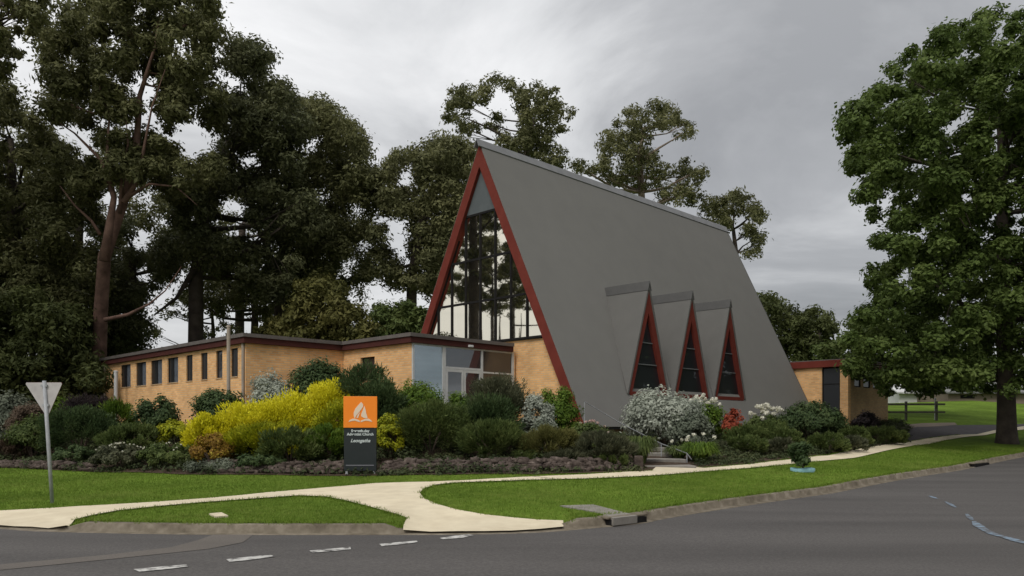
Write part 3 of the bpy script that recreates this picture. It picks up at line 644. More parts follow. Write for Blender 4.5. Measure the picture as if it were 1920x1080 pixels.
# ------------------------------------------------------------------ steps and handrails
b0 = np.array(G(1262, 880)); b1 = np.array(LW(1.6, -.9)); dv = b1 - b0; Ls = float(np.linalg.norm(dv)); az = math.atan2(dv[1], dv[0]); z0, z1 = zat(*b0), zat(*b1) + .05
st = empty('garden_steps', (b0[0], b0[1], z0), az, label='concrete steps climbing from the footpath to the church wall', cat='steps')
n = 6
for i in range(n):
    MB().box(.2 + i * Ls / n, .2 + (i + 1) * Ls / n + .02, -.7, .7, -.4, (z1 - z0) * (i + .6) / n).build('tread', M['oldconc'], st, bevel=.015)
def rail(pts, label):
    p0 = pts[0]; root = empty('handrail', tuple(p0), label=label, cat='handrail', group='handrails of the garden steps')
    q = [Vector(p) - Vector(p0) for p in pts]; MB().tube(q, .017, 8).build('rail', M['rail'], root, smooth=True)
    for i in (0, len(q) - 2, (len(q) - 1) // 2):
        gz_ = zat(*pts[i][:2]) - p0[2]; MB().tube([q[i], (q[i].x, q[i].y, gz_ - .1)], .015, 8).build('post', M['galv'], root)
A1 = P(1096, 753, 28.2); A2 = P(1170, 797, 26.3); A3 = P(1240, 832, 24.6); A4 = P(1288, 850, 23.4); A5 = P(1297, 862, 23.2)
rail([tuple(A1), tuple(A2), tuple(A3), tuple(A4), tuple(A5)], 'thin grey handrail sloping down over the silver bush')

# ------------------------------------------------------------------ leaves
def unit(v): return v / np.maximum(np.linalg.norm(v, axis=1), 1e-9)[:, None]
def leaves(name, Cc, Nn, L, Wd, mat, parent=None, along=None, off=None):
    n = len(Cc); Nn = unit(Nn)
    t = rng.normal(size=(n, 3)) if along is None else along + rng.normal(size=(n, 3)) * .35
    t = t - Nn * np.sum(t * Nn, 1)[:, None]; t = unit(t); b = np.cross(Nn, t)
    ls = (L * rng.uniform(.5, 1.55, n))[:, None]; ws = (Wd * rng.uniform(.5, 1.45, n))[:, None]
    if off is not None: Cc = Cc - np.array(off)
    bend = Nn * ls * rng.uniform(-.15, .25, n)[:, None]
    V = np.stack([Cc - t * ls, Cc + b * ws + bend, Cc + t * ls, Cc - b * ws + bend], 1).reshape(-1, 3)
    Q = np.arange(4 * n).reshape(n, 4)
    return mesh_np(name, V, Q, mat, parent)
def ball(n, c0, r, flat=.8, bias=.55):
    u_ = unit(rng.normal(size=(n, 3))); rr = rng.uniform(0, 1, n) ** bias
    p = u_ * rr[:, None] * r; p[:, 2] *= flat
    return np.asarray(c0) + p, u_
def px_poly_ok(x, y, poly): return bool(inpoly(np.array([(x, y)]), np.array(poly, float))[0])
def tree(name, label, cat, group, Y, trunk, outline, holes=(), n_cl=60, rpx=(22, 38), depth=3., leaf=(.13, .05), per=260, mat='euc', bark='darkbark', limbs=10, mind=.55, flat=.75, bare=(), up=.45, loose=.0, front=0.):
    """trunk: [(px,py,radius_m)...] from the ground up; outline/holes in picture units, put at real distance Y"""
    n_cl = int(n_cl * 1.75); per = int(per * 1.15); mind *= .72; rpx = (rpx[0] * .82, rpx[1] * .88); loose = max(loose, .22); leaf = (leaf[0] * 1.04, leaf[1] * 1.15); limbs = int(limbs * .8)
    bx = (trunk[0][0] - CX) / F * Y; gz_ = zat(bx, Y); root = empty(name, (bx, Y, gz_), label=label, cat=cat, group=group)
    off = (bx, Y, gz_); cls = []; tries = 0; poly = np.array(outline, float); lo, hi = poly.min(0), poly.max(0)
    while len(cls) < n_cl and tries < n_cl * 60:
        tries += 1; x, y = rng.uniform(lo, hi); r = rng.uniform(*rpx)
        if not px_poly_ok(x, y, poly): continue
        if any((x - a_) ** 2 + ((y - b_)) ** 2 < (q + r * .85) ** 2 for a_, b_, q in holes): continue
        dd = rng.uniform(-depth, depth)
        if any((x - k[0]) ** 2 + (y - k[1]) ** 2 + ((dd - k[3]) * F / Y * .5) ** 2 < (mind * (r + k[2])) ** 2 for k in cls): continue
        cls.append((x, y, r, dd))
    CC, NN = [], []; cw = []
    for x, y, r, dd in cls:
        c0 = P(x, y, Y + dd); R_ = r * Y / F; cw.append((c0, R_)); k = int(per * (r / 30.) ** 2 * rng.uniform(.8, 1.2))
        p, u_ = ball(k, c0, R_ * rng.uniform(.85, 1.15), flat, .5)
        p += np.sin(p * 2.3 + x) * .12 * R_
        if loose: 
            q, u2 = ball(int(k * loose), c0, R_ * 1.45, flat, .8); p = np.vstack([p, q]); u_ = np.vstack([u_, u2])
        CC.append(p); NN.append(u_ + np.array([0, 0, up]) + rng.normal(size=u_.shape) * .55)
    CC = np.vstack(CC); NN = np.vstack(NN)
    m = MB(); tp_ = [P(px, py, Y - front * min(1, i_ / 2)) for i_, (px, py, _) in enumerate(trunk)]; tp_[0].z = gz_ - .3
    rr = [q[2] for q in trunk]; rr[0] *= 1.0; pts = []; ra = []
    for i in range(len(tp_) - 1):
        for k in range(4):
            t = k / 4; pts.append(tp_[i].lerp(tp_[i + 1], t)); ra.append(rr[i] * (1 - t) + rr[i + 1] * t)
    pts.append(tp_[-1]); ra.append(rr[-1]); ra[0] *= 1.35
    if len(ra) > 1: ra[1] *= 1.08
    m.tube([p - Vector(off) for p in pts], ra, 10)
    sel = [cw[i] for i in rng.permutation(len(cw))[:limbs]]
    for c0, R_ in sel:
        cand = [i for i, p in enumerate(pts) if p.z < c0.z - .3 and i > len(pts) * .3] or [len(pts) - 1]
        bi = min(cand, key=lambda i: (pts[i] - c0).length + .25 * (c0.z - pts[i].z)); s_ = pts[bi]; mid = s_.lerp(c0, .5) + Vector((rng.uniform(-.3, .3), rng.uniform(-.3, .3), -.08 * (c0 - s_).length + rng.uniform(-.2, .3)))
        r0 = min(ra[bi] * .55, .05 + .022 * (c0 - s_).length)
        q = [s_, s_.lerp(mid, .5) + Vector((0, 0, -.05)), mid, mid.lerp(c0, .5) + Vector((0, 0, .1)), c0]
        m.tube([p - Vector(off) for p in q], [r0, r0 * .8, r0 * .6, r0 * .4, r0 * .2], 6)
        for _ in range(2):
            e_ = c0 + Vector(rng.uniform(-1, 1, 3)) * R_ * .8; m.tube([mid - Vector(off), (mid.lerp(e_, .5)) - Vector(off), e_ - Vector(off)], [r0 * .35, r0 * .25, r0 * .1], 5)
    for br in bare:   # bare limbs seen in the photo [(px,py,r)...]
        q = [P(a_, b_, Y - .5 - front * 1.15) - Vector(off) for a_, b_, _ in br]; m.tube(q, [k[2] for k in br], 7)
    m.build('trunk', M[bark], root, smooth=True)
    leaves('crown', CC, NN, leaf[0], leaf[1], M[mat], root, off=off)
    return root
GL = 'tall eucalypts behind the hall'
EU = 'gum tree'
tree('eucalyptus_tree', 'tall gum with forked reddish trunk rising left of the hall', EU, GL, 41, [(182, 760, .38), (188, 600, .34), (196, 480, .30), (232, 380, .20), (256, 280, .17), (262, 180, .12), (290, 90, .06), (300, 20, .03)],
     [(78, 70), (110, 20), (160, -20), (260, -60), (360, -40), (400, 10), (405, 60), (385, 110), (420, 180), (410, 260), (420, 330), (350, 390), (300, 360), (250, 330), (200, 380), (150, 360), (100, 300), (75, 200), (95, 150)],
     holes=[(207, 82, 4), (262, 165, 12), (281, 225, 10), (112, 245, 9), (155, 270, 12), (370, 262, 20), (208, 370, 12), (345, 85, 7), (190, 290, 5)], n_cl=150, rpx=(20, 38), depth=4, per=330, bark='redgum', limbs=18, front=2.2,
     bare=[[(196, 490, .26), (206, 420, .19), (214, 370, .14), (190, 300, .09), (140, 250, .045), (96, 220, .015)], [(188, 440, .10), (172, 415, .07), (140, 385, .05), (112, 348, .015)], [(232, 380, .16), (255, 345, .11), (268, 290, .08), (285, 200, .04), (310, 130, .015)], [(214, 370, .12), (200, 300, .08), (205, 220, .05), (180, 140, .015)],
           [(196, 600, .11), (240, 590, .08), (280, 570, .05), (310, 545, .03), (340, 500, .012)], [(240, 370, .09), (280, 345, .06), (330, 350, .04), (370, 385, .012)], [(225, 400, .10), (228, 330, .07), (240, 270, .04), (235, 200, .012)]])
tree('eucalyptus_tree', 'broad dark gum rising behind the hall roof, second from left', EU, GL, 47, [(366, 660, .50), (368, 520, .42), (385, 400, .3), (430, 260, .16)],
     [(395, 95), (440, 85), (500, 95), (540, 140), (548, 190), (575, 240), (560, 330), (600, 420), (560, 480), (520, 560), (470, 545), (440, 500), (400, 520), (350, 470), (310, 430), (330, 380), (400, 320), (420, 230), (400, 150)],
     holes=[(422, 157, 12), (435, 385, 7), (415, 420, 5), (470, 300, 4), (452, 432, 4), (370, 262, 18)], n_cl=130, rpx=(22, 38), depth=5, per=320, mat='eucd', limbs=24, bare=[[(368, 500, .2), (330, 560, .1), (290, 590, .05)], [(360, 360, .08), (335, 390, .09), (310, 420, .05)]])
tree('eucalyptus_tree', 'dark gum with domed crown behind the middle of the hall', EU, GL, 52, [(520, 660, .42), (525, 520, .34), (540, 400, .26), (600, 280, .12)],
     [(545, 200), (580, 185), (630, 205), (655, 235), (675, 260), (690, 300), (712, 330), (700, 380), (690, 440), (690, 520), (640, 540), (560, 560), (540, 500), (560, 420), (550, 330), (560, 260)],
     holes=[(583, 270, 4), (602, 365, 5), (665, 395, 6), (675, 470, 6), (646, 500, 5), (540, 460, 4)], n_cl=120, rpx=(20, 36), depth=5, per=300, mat='euc', limbs=26)
tree('eucalyptus_tree', 'olive gum just left of the church apex', EU, GL, 50, [(770, 640, .40), (772, 520, .32), (790, 420, .24), (830, 330, .1)],
     [(715, 345), (735, 292), (775, 285), (800, 275), (850, 258), (885, 270), (905, 300), (900, 350), (880, 400), (860, 460), (850, 540), (800, 560), (740, 540), (700, 500), (700, 440), (715, 400), (690, 370)],
     holes=[(757, 330, 8), (700, 400, 5), (745, 430, 12), (752, 478, 5), (715, 545, 6), (765, 565, 5), (690, 560, 5)], n_cl=115, rpx=(18, 33), depth=4, per=300, mat='euc2', limbs=26)
tree('eucalyptus_tree', 'straight dark gum deep in the row behind the hall, showing through the gaps', EU, GL, 62, [(448, 640, .42), (450, 520, .34), (455, 420, .26)],
     [(300, 400), (380, 380), (470, 330), (560, 330), (640, 360), (700, 420), (700, 540), (620, 590), (520, 560), (470, 570), (400, 545), (340, 520), (300, 470)], holes=[(435, 385, 5), (452, 432, 4), (583, 470, 5), (612, 545, 5), (500, 500, 4)], n_cl=95, rpx=(20, 32), depth=4, per=260, mat='euc', limbs=14)
tree('eucalyptus_tree', 'far dark gum filling in behind the forked reddish trunk', EU, GL, 56, [(140, 720, .42), (142, 560, .34), (150, 400, .26)],
     [(30, 260), (110, 250), (200, 250), (300, 300), (340, 380), (320, 470), (250, 520), (230, 600), (130, 640), (40, 560)], holes=[(112, 245, 6), (155, 268, 10), (205, 372, 8), (265, 452, 8), (160, 446, 6)], n_cl=80, rpx=(22, 34), depth=4, per=260, mat='euc', limbs=14)
tree('eucalyptus_tree', 'airy young gum showing low between the big trunks behind the hall', EU, GL, 60, [(398, 680, .18), (400, 620, .14), (396, 570, .08)],
     [(285, 585), (320, 560), (400, 545), (470, 560), (480, 600), (455, 640), (432, 645), (420, 610), (392, 640), (372, 650), (352, 600), (325, 596), (300, 625), (285, 660), (270, 640)], holes=[(318, 622, 15), (345, 628, 12), (440, 590, 8), (385, 600, 4)], n_cl=34, rpx=(10, 19), depth=3, per=200, mat='euc2', limbs=14)
tree('eucalyptus_tree', 'hanging gum branches at the top left corner of the picture', EU, GL, 34, [(-170, 760, .5), (-160, 400, .4), (-120, 150, .3), (-60, 50, .15)],
     [(-120, -60), (100, -60), (85, -10), (78, 40), (62, 60), (60, 90), (30, 130), (5, 145), (-60, 150), (-150, 100)],
     holes=[(12, 35, 6), (55, 85, 5)], n_cl=60, rpx=(14, 26), depth=2, per=240, mat='euc', limbs=18)
tree('eucalyptus_tree', 'dark shaggy gum filling the left edge behind the garden', EU, GL, 44, [(20, 760, .5), (28, 600, .42), (25, 400, .3), (20, 260, .15)],
     [(-120, 170), (0, 160), (40, 185), (75, 230), (110, 300), (150, 340), (180, 400), (175, 470), (185, 560), (170, 640), (100, 640), (0, 600), (-120, 600)],
     holes=[(32, 322, 8), (160, 445, 7), (40, 255, 4)], n_cl=150, rpx=(24, 42), depth=5, per=330, mat='euc', limbs=20, bare=[[(78, 440, .06), (45, 428, .07), (18, 425, .04)], [(60, 400, .05), (20, 430, .07), (-10, 420, .05)]])
tree('eucalyptus_tree', 'dark gum low behind the left end of the hall roof', EU, GL, 50, [(240, 700, .4), (245, 560, .34), (250, 470, .2)],
     [(180, 430), (230, 410), (280, 430), (330, 450), (340, 500), (300, 530), (260, 560), (275, 620), (282, 660), (190, 690), (185, 560)],
     holes=[(265, 450, 9), (218, 462, 5), (275, 520, 5)], n_cl=60, rpx=(20, 34), depth=4, per=300, mat='eucd', limbs=14)
tree('eucalyptus_tree', 'thin dark gum over the corner of the hall roof', EU, GL, 56, [(470, 680, .3), (478, 600, .26), (480, 520, .16)],
     [(345, 520), (400, 530), (460, 500), (540, 510), (560, 570), (540, 620), (490, 600), (440, 570), (420, 590), (395, 570), (350, 575)],
     holes=[(300, 612, 22), (335, 640, 12), (425, 620, 20), (470, 610, 10)], n_cl=46, rpx=(16, 28), depth=4, per=260, mat='euc', limbs=14)
tree('understorey_tree', 'shadowy low tree at the left edge behind the give way sign', 'tree', None, 38, [(60, 770, .25), (62, 700, .2), (60, 640, .1)],
     [(-120, 590), (-20, 560), (60, 550), (130, 570), (175, 620), (180, 700), (190, 760), (60, 770), (-120, 760)], n_cl=75, rpx=(26, 42), depth=3, per=360, mat='oak', limbs=10)
tree('understorey_tree', 'shadowy low tree between the give way sign and the hall', 'tree', None, 48, [(190, 760, .25), (192, 700, .2), (190, 660, .1)],
     [(110, 600), (180, 590), (230, 610), (250, 660), (240, 720), (200, 760), (110, 760)], n_cl=34, rpx=(24, 36), depth=2, per=340, mat='oak', limbs=8)
tree('wattle_tree', 'olive brown wattle above the middle of the hall roof', 'wattle', 'wattles behind the hall', 43, [(595, 690, .2), (596, 620, .16), (600, 570, .08)],
     [(545, 600), (560, 540), (590, 515), (625, 530), (650, 560), (690, 590), (700, 640), (600, 645), (510, 640), (520, 615)], n_cl=52, rpx=(16, 27), depth=2, per=330, mat='olive', limbs=10)
tree('wattle_tree', 'green wattle beside the red edge of the church gable', 'wattle', 'wattles behind the hall', 44, [(735, 690, .2), (735, 640, .15), (738, 600, .08)],
     [(690, 600), (720, 572), (770, 568), (800, 585), (800, 640), (690, 650)], n_cl=34, rpx=(15, 25), depth=2, per=330, mat='mid', limbs=8)
tree('wattle_tree', 'small light wattle low behind the corner of the hall roof', 'wattle', 'wattles behind the hall', 45, [(520, 690, .15), (520, 640, .12), (522, 615, .06)],
     [(480, 625), (505, 600), (545, 600), (560, 640), (480, 645)], n_cl=16, rpx=(13, 20), depth=1.5, per=300, mat='olive', limbs=6)
for (tx, lb) in ((-215, 'leaning gum just outside the left edge, mirrored in the church window'), (-420, 'second gum further out past the left edge of the picture'), (-640, 'third gum furthest out past the left edge of the picture')):
    tree('eucalyptus_tree', lb, EU, GL, 31 + (tx % 7) * .8, [(tx, 770, .20), (tx + 18, 600, .17), (tx - 16, 470, .13), (tx + 10, 300, .07)],
         [(tx - 120, 350), (tx - 150, 260), (tx - 100, 120), (tx, 50), (tx + 110, 110), (tx + 150, 240), (tx + 120, 350), (tx + 20, 390)], holes=[(tx + 40, 230, 30), (tx - 70, 290, 26)], n_cl=40, rpx=(18, 34), depth=4, per=260, mat='euc', limbs=9, bare=[[(tx + 14, 560, .09), (tx + 50, 520, .06), (tx + 90, 470, .04), (tx + 130, 400, .02)], [(tx, 520, .09), (tx - 50, 490, .06), (tx - 120, 420, .02)]])
GR = 'gum trees rising behind the church roof'
tree('eucalyptus_tree', 'two-headed gum standing directly above the church ridge', EU, GR, 66, [(965, 640, .5), (965, 400, .4), (985, 300, .28), (1000, 230, .14)],
     [(832, 210), (850, 175), (880, 160), (935, 142), (970, 152), (985, 170), (1000, 150), (1035, 158), (1052, 180), (1048, 240), (1074, 200), (1075, 232), (1045, 262), (1062, 285), (1055, 318), (1020, 300), (960, 290), (930, 262), (940, 240), (900, 255), (865, 250), (840, 235)],
     holes=[(935, 188, 13), (903, 212, 11), (958, 232, 12), (957, 208, 6), (1058, 262, 4), (920, 262, 6)], n_cl=100, rpx=(11, 21), depth=4, per=300, leaf=(.16, .06), mat='euc2', limbs=13, mind=.5, bare=[[(985, 300, .2), (945, 255, .13), (905, 235, .08), (870, 220, .04)]])
tree('eucalyptus_tree', 'pale limbed gum with layered crown above mid ridge', EU, GR, 70, [(1205, 680, .5), (1205, 420, .36), (1200, 300, .24), (1205, 240, .12)],
     [(1120, 262), (1150, 235), (1180, 200), (1215, 186), (1250, 190), (1275, 215), (1300, 240), (1298, 262), (1270, 268), (1250, 250), (1225, 245), (1230, 285), (1290, 300), (1328, 335), (1325, 365), (1295, 385), (1250, 375), (1180, 350), (1120, 330), (1078, 318), (1085, 302), (1130, 300)],
     holes=[(1245, 270, 16), (1158, 298, 5), (1270, 290, 6)], n_cl=105, rpx=(11, 21), depth=4, per=290, leaf=(.16, .06), mat='euc2', bark='palebark', limbs=34, mind=.5, bare=[[(1205, 300, .16), (1235, 278, .1), (1262, 262, .06), (1280, 248, .03)]])
tree('eucalyptus_tree', 'rounded gum at the far end of the church ridge', EU, GR, 72, [(1380, 740, .4), (1385, 520, .3), (1375, 430, .16)],
     [(1305, 385), (1340, 368), (1385, 360), (1410, 375), (1430, 398), (1432, 450), (1415, 480), (1395, 478), (1400, 440), (1360, 440), (1310, 415)],
     holes=[(1390, 415, 5)], n_cl=48, rpx=(11, 20), depth=3, per=280, leaf=(.16, .06), mat='euc2', limbs=16, mind=.5)
GB = 'dark trees beyond the church'
tree('broadleaf_tree', 'dark spreading tree just right of the church roof', 'tree', GB, 64, [(1470, 720, .35), (1472, 660, .28), (1475, 610, .15)],
     [(1395, 600), (1425, 552), (1455, 555), (1480, 580), (1500, 600), (1510, 680), (1420, 690)], n_cl=50, rpx=(13, 22), depth=3, per=300, leaf=(.16, .07), mat='oak', limbs=8)
tree('broadleaf_tree', 'dark round tree between church and street tree', 'tree', GB, 62, [(1535, 730, .35), (1538, 680, .28), (1535, 620, .15)],
     [(1490, 590), (1530, 580), (1562, 595), (1570, 620), (1560, 640), (1580, 665), (1580, 690), (1490, 690)], n_cl=54, rpx=(12, 20), depth=3, per=300, leaf=(.16, .07), mat='oak', limbs=8)
tree('broadleaf_tree', 'pale green hedge tree showing above the annex roof', 'tree', GB, 55, [(1600, 740, .3), (1600, 700, .2), (1600, 660, .1)],
     [(1540, 650), (1580, 640), (1640, 600), (1720, 600), (1800, 640), (1800, 720), (1540, 690)], n_cl=60, rpx=(16, 26), depth=2, per=300, leaf=(.16, .07), mat='mid', limbs=8)
# street tree
tree('street_tree', 'huge leafy street tree on the grass verge at right', 'tree', None, 38, [(1888, 812, .46), (1887, 760, .40), (1885, 690, .36), (1880, 500, .3), (1878, 300, .18), (1870, 120, .06)],
     [(1872, 12), (1900, 20), (1990, 30), (2080, 90), (2160, 220), (2190, 400), (2200, 600), (2120, 720), (1990, 720), (1930, 722), (1905, 742), (1860, 742), (1830, 715), (1800, 738), (1760, 722), (1710, 745), (1680, 742), (1640, 722), (1598, 702), (1582, 650), (1590, 605), (1640, 570), (1612, 550), (1640, 520), (1618, 498), (1650, 480), (1628, 395), (1622, 350), (1598, 290), (1582, 225), (1600, 195), (1640, 190), (1640, 160), (1680, 120), (1700, 90), (1740, 62), (1790, 55), (1840, 30)],
     holes=[(1808, 215, 6), (1772, 245, 5), (1868, 262, 5), (1722, 312, 4), (1812, 365, 5), (1700, 530, 4), (1655, 420, 6)], n_cl=680, rpx=(18, 29), depth=6.5, per=350, leaf=(.092, .062), mat='street', bark='darkbark', limbs=70, mind=.40, up=.7, loose=.12)

# ------------------------------------------------------------------ shrubs
def shrub(label, cat, px, top, hw, Y, mat, L=.05, Wd=.022, dens=1.0, kind='clump', flowers=None, name=None, group=None, dfac=.85, flat_top=False, mat2=None):
    x = (px - CX) / F * Y; z = zat(x, Y); ztop = EYE + (HZ - top) / F * Y; h = max(ztop - z, .25); rx = hw * Y / F; ry = rx * dfac
    root = empty(name or 'garden_shrub', (x, Y, z), label=label, cat=cat, group=group)
    st_ = MB()
    for _ in range(7):
        a_ = rng.uniform(0, 6.28); q = rng.uniform(.3, .7); st_.tube([(0, 0, -.05), (math.cos(a_) * rx * q * .4, math.sin(a_) * ry * q * .4, h * .3), (math.cos(a_) * rx * q, math.sin(a_) * ry * q, h * .65)], [.03, .02, .008], 5)
    st_.build('stem', M['twig'], root)
    ch_ = h * .48; vr = h * .54
    if kind == 'strap':
        n_ = int(420 * dens); V = []; Q = []
        for i in range(n_):
            a_ = rng.uniform(0, 6.28); ln = rng.uniform(.7, 1.1); q0 = rng.uniform(0, .25); bx_, by_ = math.cos(a_) * rx * q0, math.sin(a_) * ry * q0; a2 = a_ + rng.uniform(-.5, .5)
            dx, dy = math.cos(a2) * rx * ln * .85, math.sin(a2) * ry * ln * .85; wdt = .018; tx, ty = -math.sin(a2) * wdt, math.cos(a2) * wdt; hh = h * rng.uniform(.6, 1.0); b = len(V)
            for t in (0, .35, .7, 1.0):
                zz = hh * (2.2 * t - 1.5 * t * t) if t < 1 else hh * rng.uniform(.35, .65); k_ = 1 - t * .75
                V += [(bx_ + dx * t - tx * k_, by_ + dy * t - ty * k_, zz), (bx_ + dx * t + tx * k_, by_ + dy * t + ty * k_, zz)]
            Q += [(b + 2 * j, b + 2 * j + 1, b + 2 * j + 3, b + 2 * j + 2) for j in range(3)]
        mesh_np('foliage', V, Q, M[mat], root)
    else:
        area = 2 * math.pi * ((rx * ry) ** .8 + (rx * vr) ** .8 + (ry * vr) ** .8) / 3 * 1.3
        ncl = int(max(16, min(110, area / .045 * .45))); per = int(area / (L * Wd * 2) * 3.0 * dens / ncl) + 8; per = min(per, 800)
        CC, NN, AA = [], [], []
        for i in range(ncl):
            u_ = unit(rng.normal(size=(1, 3)))[0]; u_[2] = abs(u_[2]) - rng.uniform(.2, .9) * (rng.uniform() < .5); u_ = u_ / np.linalg.norm(u_)
            rr_ = rng.uniform(.62, .90); c0 = np.array([u_[0] * rx * rr_, u_[1] * ry * rr_, ch_ + u_[2] * vr * rr_]); rs = rng.uniform(.26, .44) * min(rx, max(vr, rx * .5), 1.2)
            c0[2] = max(c0[2], rs * .4)
            p, uu = ball(per, c0, rs, .85, .5); CC.append(p); NN.append(uu * .8 + u_ * .6 + np.array([0, 0, .35]) + rng.normal(size=uu.shape) * .45); AA.append(uu * .5 + u_ + np.array([0, 0, .8]))
        CC = np.vstack(CC); NN = np.vstack(NN); AA = np.vstack(AA); ok = CC[:, 2] > .01; CC, NN, AA = CC[ok], NN[ok], AA[ok]
        if kind == 'spray':
            NN = np.cross(AA, rng.normal(size=AA.shape)) + np.array([0, 0, .4]); leaves('foliage', CC, NN, L, Wd, M[mat], root, along=AA)
        else: leaves('foliage', CC, NN, L, Wd, M[mat], root)
        if mat2:
            sel = (CC[:, 2] < h * .55) & (rng.uniform(size=len(CC)) < .9); k = CC[sel]; leaves('lower_foliage', k + np.array([0, -.06, 0]) * 1.0 + rng.normal(size=k.shape) * .03, NN[sel], L, Wd, M[mat2], root)
    if flowers:
        fm, nf, fs, hz = flowers; CC, NN = [], []
        for i in range(nf):
            a_ = rng.uniform(0, 6.28); q = rng.uniform(0, .95); c0 = (math.cos(a_) * rx * q, math.sin(a_) * ry * q - .05, ch_ + vr * math.sqrt(max(0, 1 - q * q)) + hz * rng.uniform(.2, 1))
            p, uu = ball(36, c0, fs, .85, .5); CC.append(p); NN.append(uu + rng.normal(size=uu.shape) * .3)
        leaves('flowers', np.vstack(CC), np.vstack(NN), fs * .42, fs * .3, M[fm], root)
    return root
S = shrub; SH = 'shrub'
S('large grey green shrub at the left edge of the garden', SH, 12, 738, 68, 29, 'sage', .06, .03)
S('brown twiggy shrub beside the large grey green one', SH, 60, 752, 42, 28, 'brown', .05, .02)
S('bright lime shrub peeping out just right of the triangular sign plate', SH, 112, 738, 34, 31, 'bright', .06, .03)
S('grey brown wispy shrub in front of the left end of the hall', SH, 165, 742, 52, 30.5, 'purple', .06, .015, kind='spray')
S('round yellow green shrub left of the leaning sign pole', SH, 62, 780, 44, 26, 'mid', .05, .024)
S('wide dark green shrub right of the leaning sign pole', SH, 150, 764, 76, 26.2, 'dark', .05, .02, kind='spray')
S('spiky light green shrub below the cream pipe', SH, 218, 752, 36, 29, 'bright', .09, .014, kind='spray')
S('glossy dark shrub under the three left hall windows', SH, 292, 742, 42, 27.5, 'dark', .06, .035)
S('olive green shrub in the middle of the left garden', SH, 245, 795, 62, 24.6, 'mid', .05, .02, kind='spray')
S('small yellow green shrub left of the golden bushes', SH, 326, 788, 28, 25, 'goldgreen', .04, .022)
S('low dark shrub at the lawn edge right of the sign pole', SH, 130, 835, 48, 24.4, 'dark', .05, .02)
S('low dull shrub with white specks at the lawn edge', SH, 225, 832, 52, 23.0, 'dull', .045, .02, flowers=('white_petal', 22, .03, .02))
S('low dark green shrub left of the orange tipped bush', SH, 318, 832, 58, 22.9, 'mid', .045, .02, flowers=('white_petal', 14, .028, .02))
S('dry brown plant at the far left lawn edge', SH, 18, 822, 46, 26.2, 'brown', .06, .014, kind='spray')
S('low silver groundcover along the lawn edge', 'groundcover', 400, 868, 70, 21.9, 'sage', .035, .018, dfac=.35)
S('low grey groundcover before the golden bush and left of the church sign', 'groundcover', 600, 872, 46, 21.7, 'dull', .035, .018, dfac=.4)
S('round dark green shrub under the hall corner', SH, 412, 727, 50, 26.0, 'dark', .055, .032)
S('silvery shrub against the end wall of the hall', SH, 508, 701, 52, 25.6, 'silver', .05, .028)
S('dark green dome shrub below the hall roof angle', SH, 597, 669, 56, 26.6, 'dark', .06, .03)
GG = 'golden bushes at the garden front'
S('low left end of the golden bushes, above the orange bush', SH, 405, 778, 62, 23.6, 'gold', .048, .019, 1.3, 'spray', group=GG, name='golden_shrub')
S('broad golden bush in the middle of the golden row', SH, 478, 754, 80, 24.0, 'gold', .048, .019, 1.1, 'spray', group=GG, name='golden_shrub')
S('tallest golden bush just left of the church sign', SH, 622, 712, 62, 24.8, 'gold', .048, .019, 1.1, 'spray', group=GG, name='golden_shrub')
S('golden bush filling the gap between the broad and the tallest ones', SH, 552, 733, 70, 24.4, 'gold', .048, .019, 1.1, 'spray', group=GG, name='golden_shrub')
S('greener golden bush behind the church sign', SH, 640, 748, 52, 23.6, 'goldgreen', .06, .018, 1.1, 'spray', group=GG, name='golden_shrub')
S('yellow green foliage mound in front of the golden bushes', SH, 500, 792, 86, 23.0, 'goldgreen', .055, .018, 1.1, 'spray')
S('dark green bush in front of the golden bushes', SH, 545, 804, 72, 22.4, 'mid', .06, .018, 1, 'spray')
S('bushy green shrub immediately left of the church sign', SH, 614, 800, 42, 22.6, 'bright', .055, .02, 1, 'spray')
S('orange and bronze tipped bush at the foot of the golden row', SH, 398, 814, 42, 22.4, 'orangeleaf', .045, .022)
S('low dark shrub below the golden bushes at the lawn edge', SH, 490, 852, 50, 21.9, 'dark', .05, .02)
S('tall upright dark shrub behind the church sign', SH, 686, 676, 56, 24.6, 'dark', .075, .016, .9, 'spray')
S('dark spreading shrub behind the right side of the church sign', SH, 712, 712, 52, 24.0, 'dark', .06, .02, 1, 'spray')
S('bright green bush under the pale blue entrance glass', SH, 778, 714, 56, 25.0, 'bright', .05, .022)
S('small lime bush under the entrance doors', SH, 865, 732, 38, 25.3, 'bright', .05, .022)
S('yellow green bush touching the right side of the church sign', SH, 733, 776, 32, 22.8, 'goldgreen', .05, .02)
S('big round olive bush right of the church sign', SH, 808, 752, 84, 23.2, 'mid', .045, .015, 1.1, 'spray')
S('tall grey green bush in front of the entrance', SH, 935, 702, 58, 25.0, 'dull', .06, .014, 1, 'spray')
S('dark blue green bush below the entrance bush', SH, 918, 742, 62, 24.0, 'dark', .06, .018, 1, 'spray')
S('small silver bush left of the red gable foot', SH, 1006, 740, 34, 24.6, 'silver', .05, .026)
S('low silver plant below the small silver bush', SH, 1020, 785, 34, 23.6, 'sage', .045, .024)
S('round fresh green bush at the red gable foot', SH, 1044, 726, 42, 25.8, 'bright', .045, .024)
S('soft olive tussock bush right of the big olive bush', SH, 925, 790, 78, 22.5, 'mid', .07, .010, 1.2, 'spray')
S('dry yellowish tussock bush above the rock edging', SH, 1030, 800, 62, 22.3, 'olive', .08, .009, 1.2, 'spray')
S('grey green tussock bush at the right end of the rocks', SH, 1130, 812, 66, 22.0, 'dull', .08, .009, 1.3, 'spray')
S('rose bush with pinkish blooms by the wall foot left of the steps', 'rose bush', 1105, 792, 38, 24.6, 'mid', .05, .028, .8, flowers=('pink_petal', 14, .05, .05), name='rose_bush')
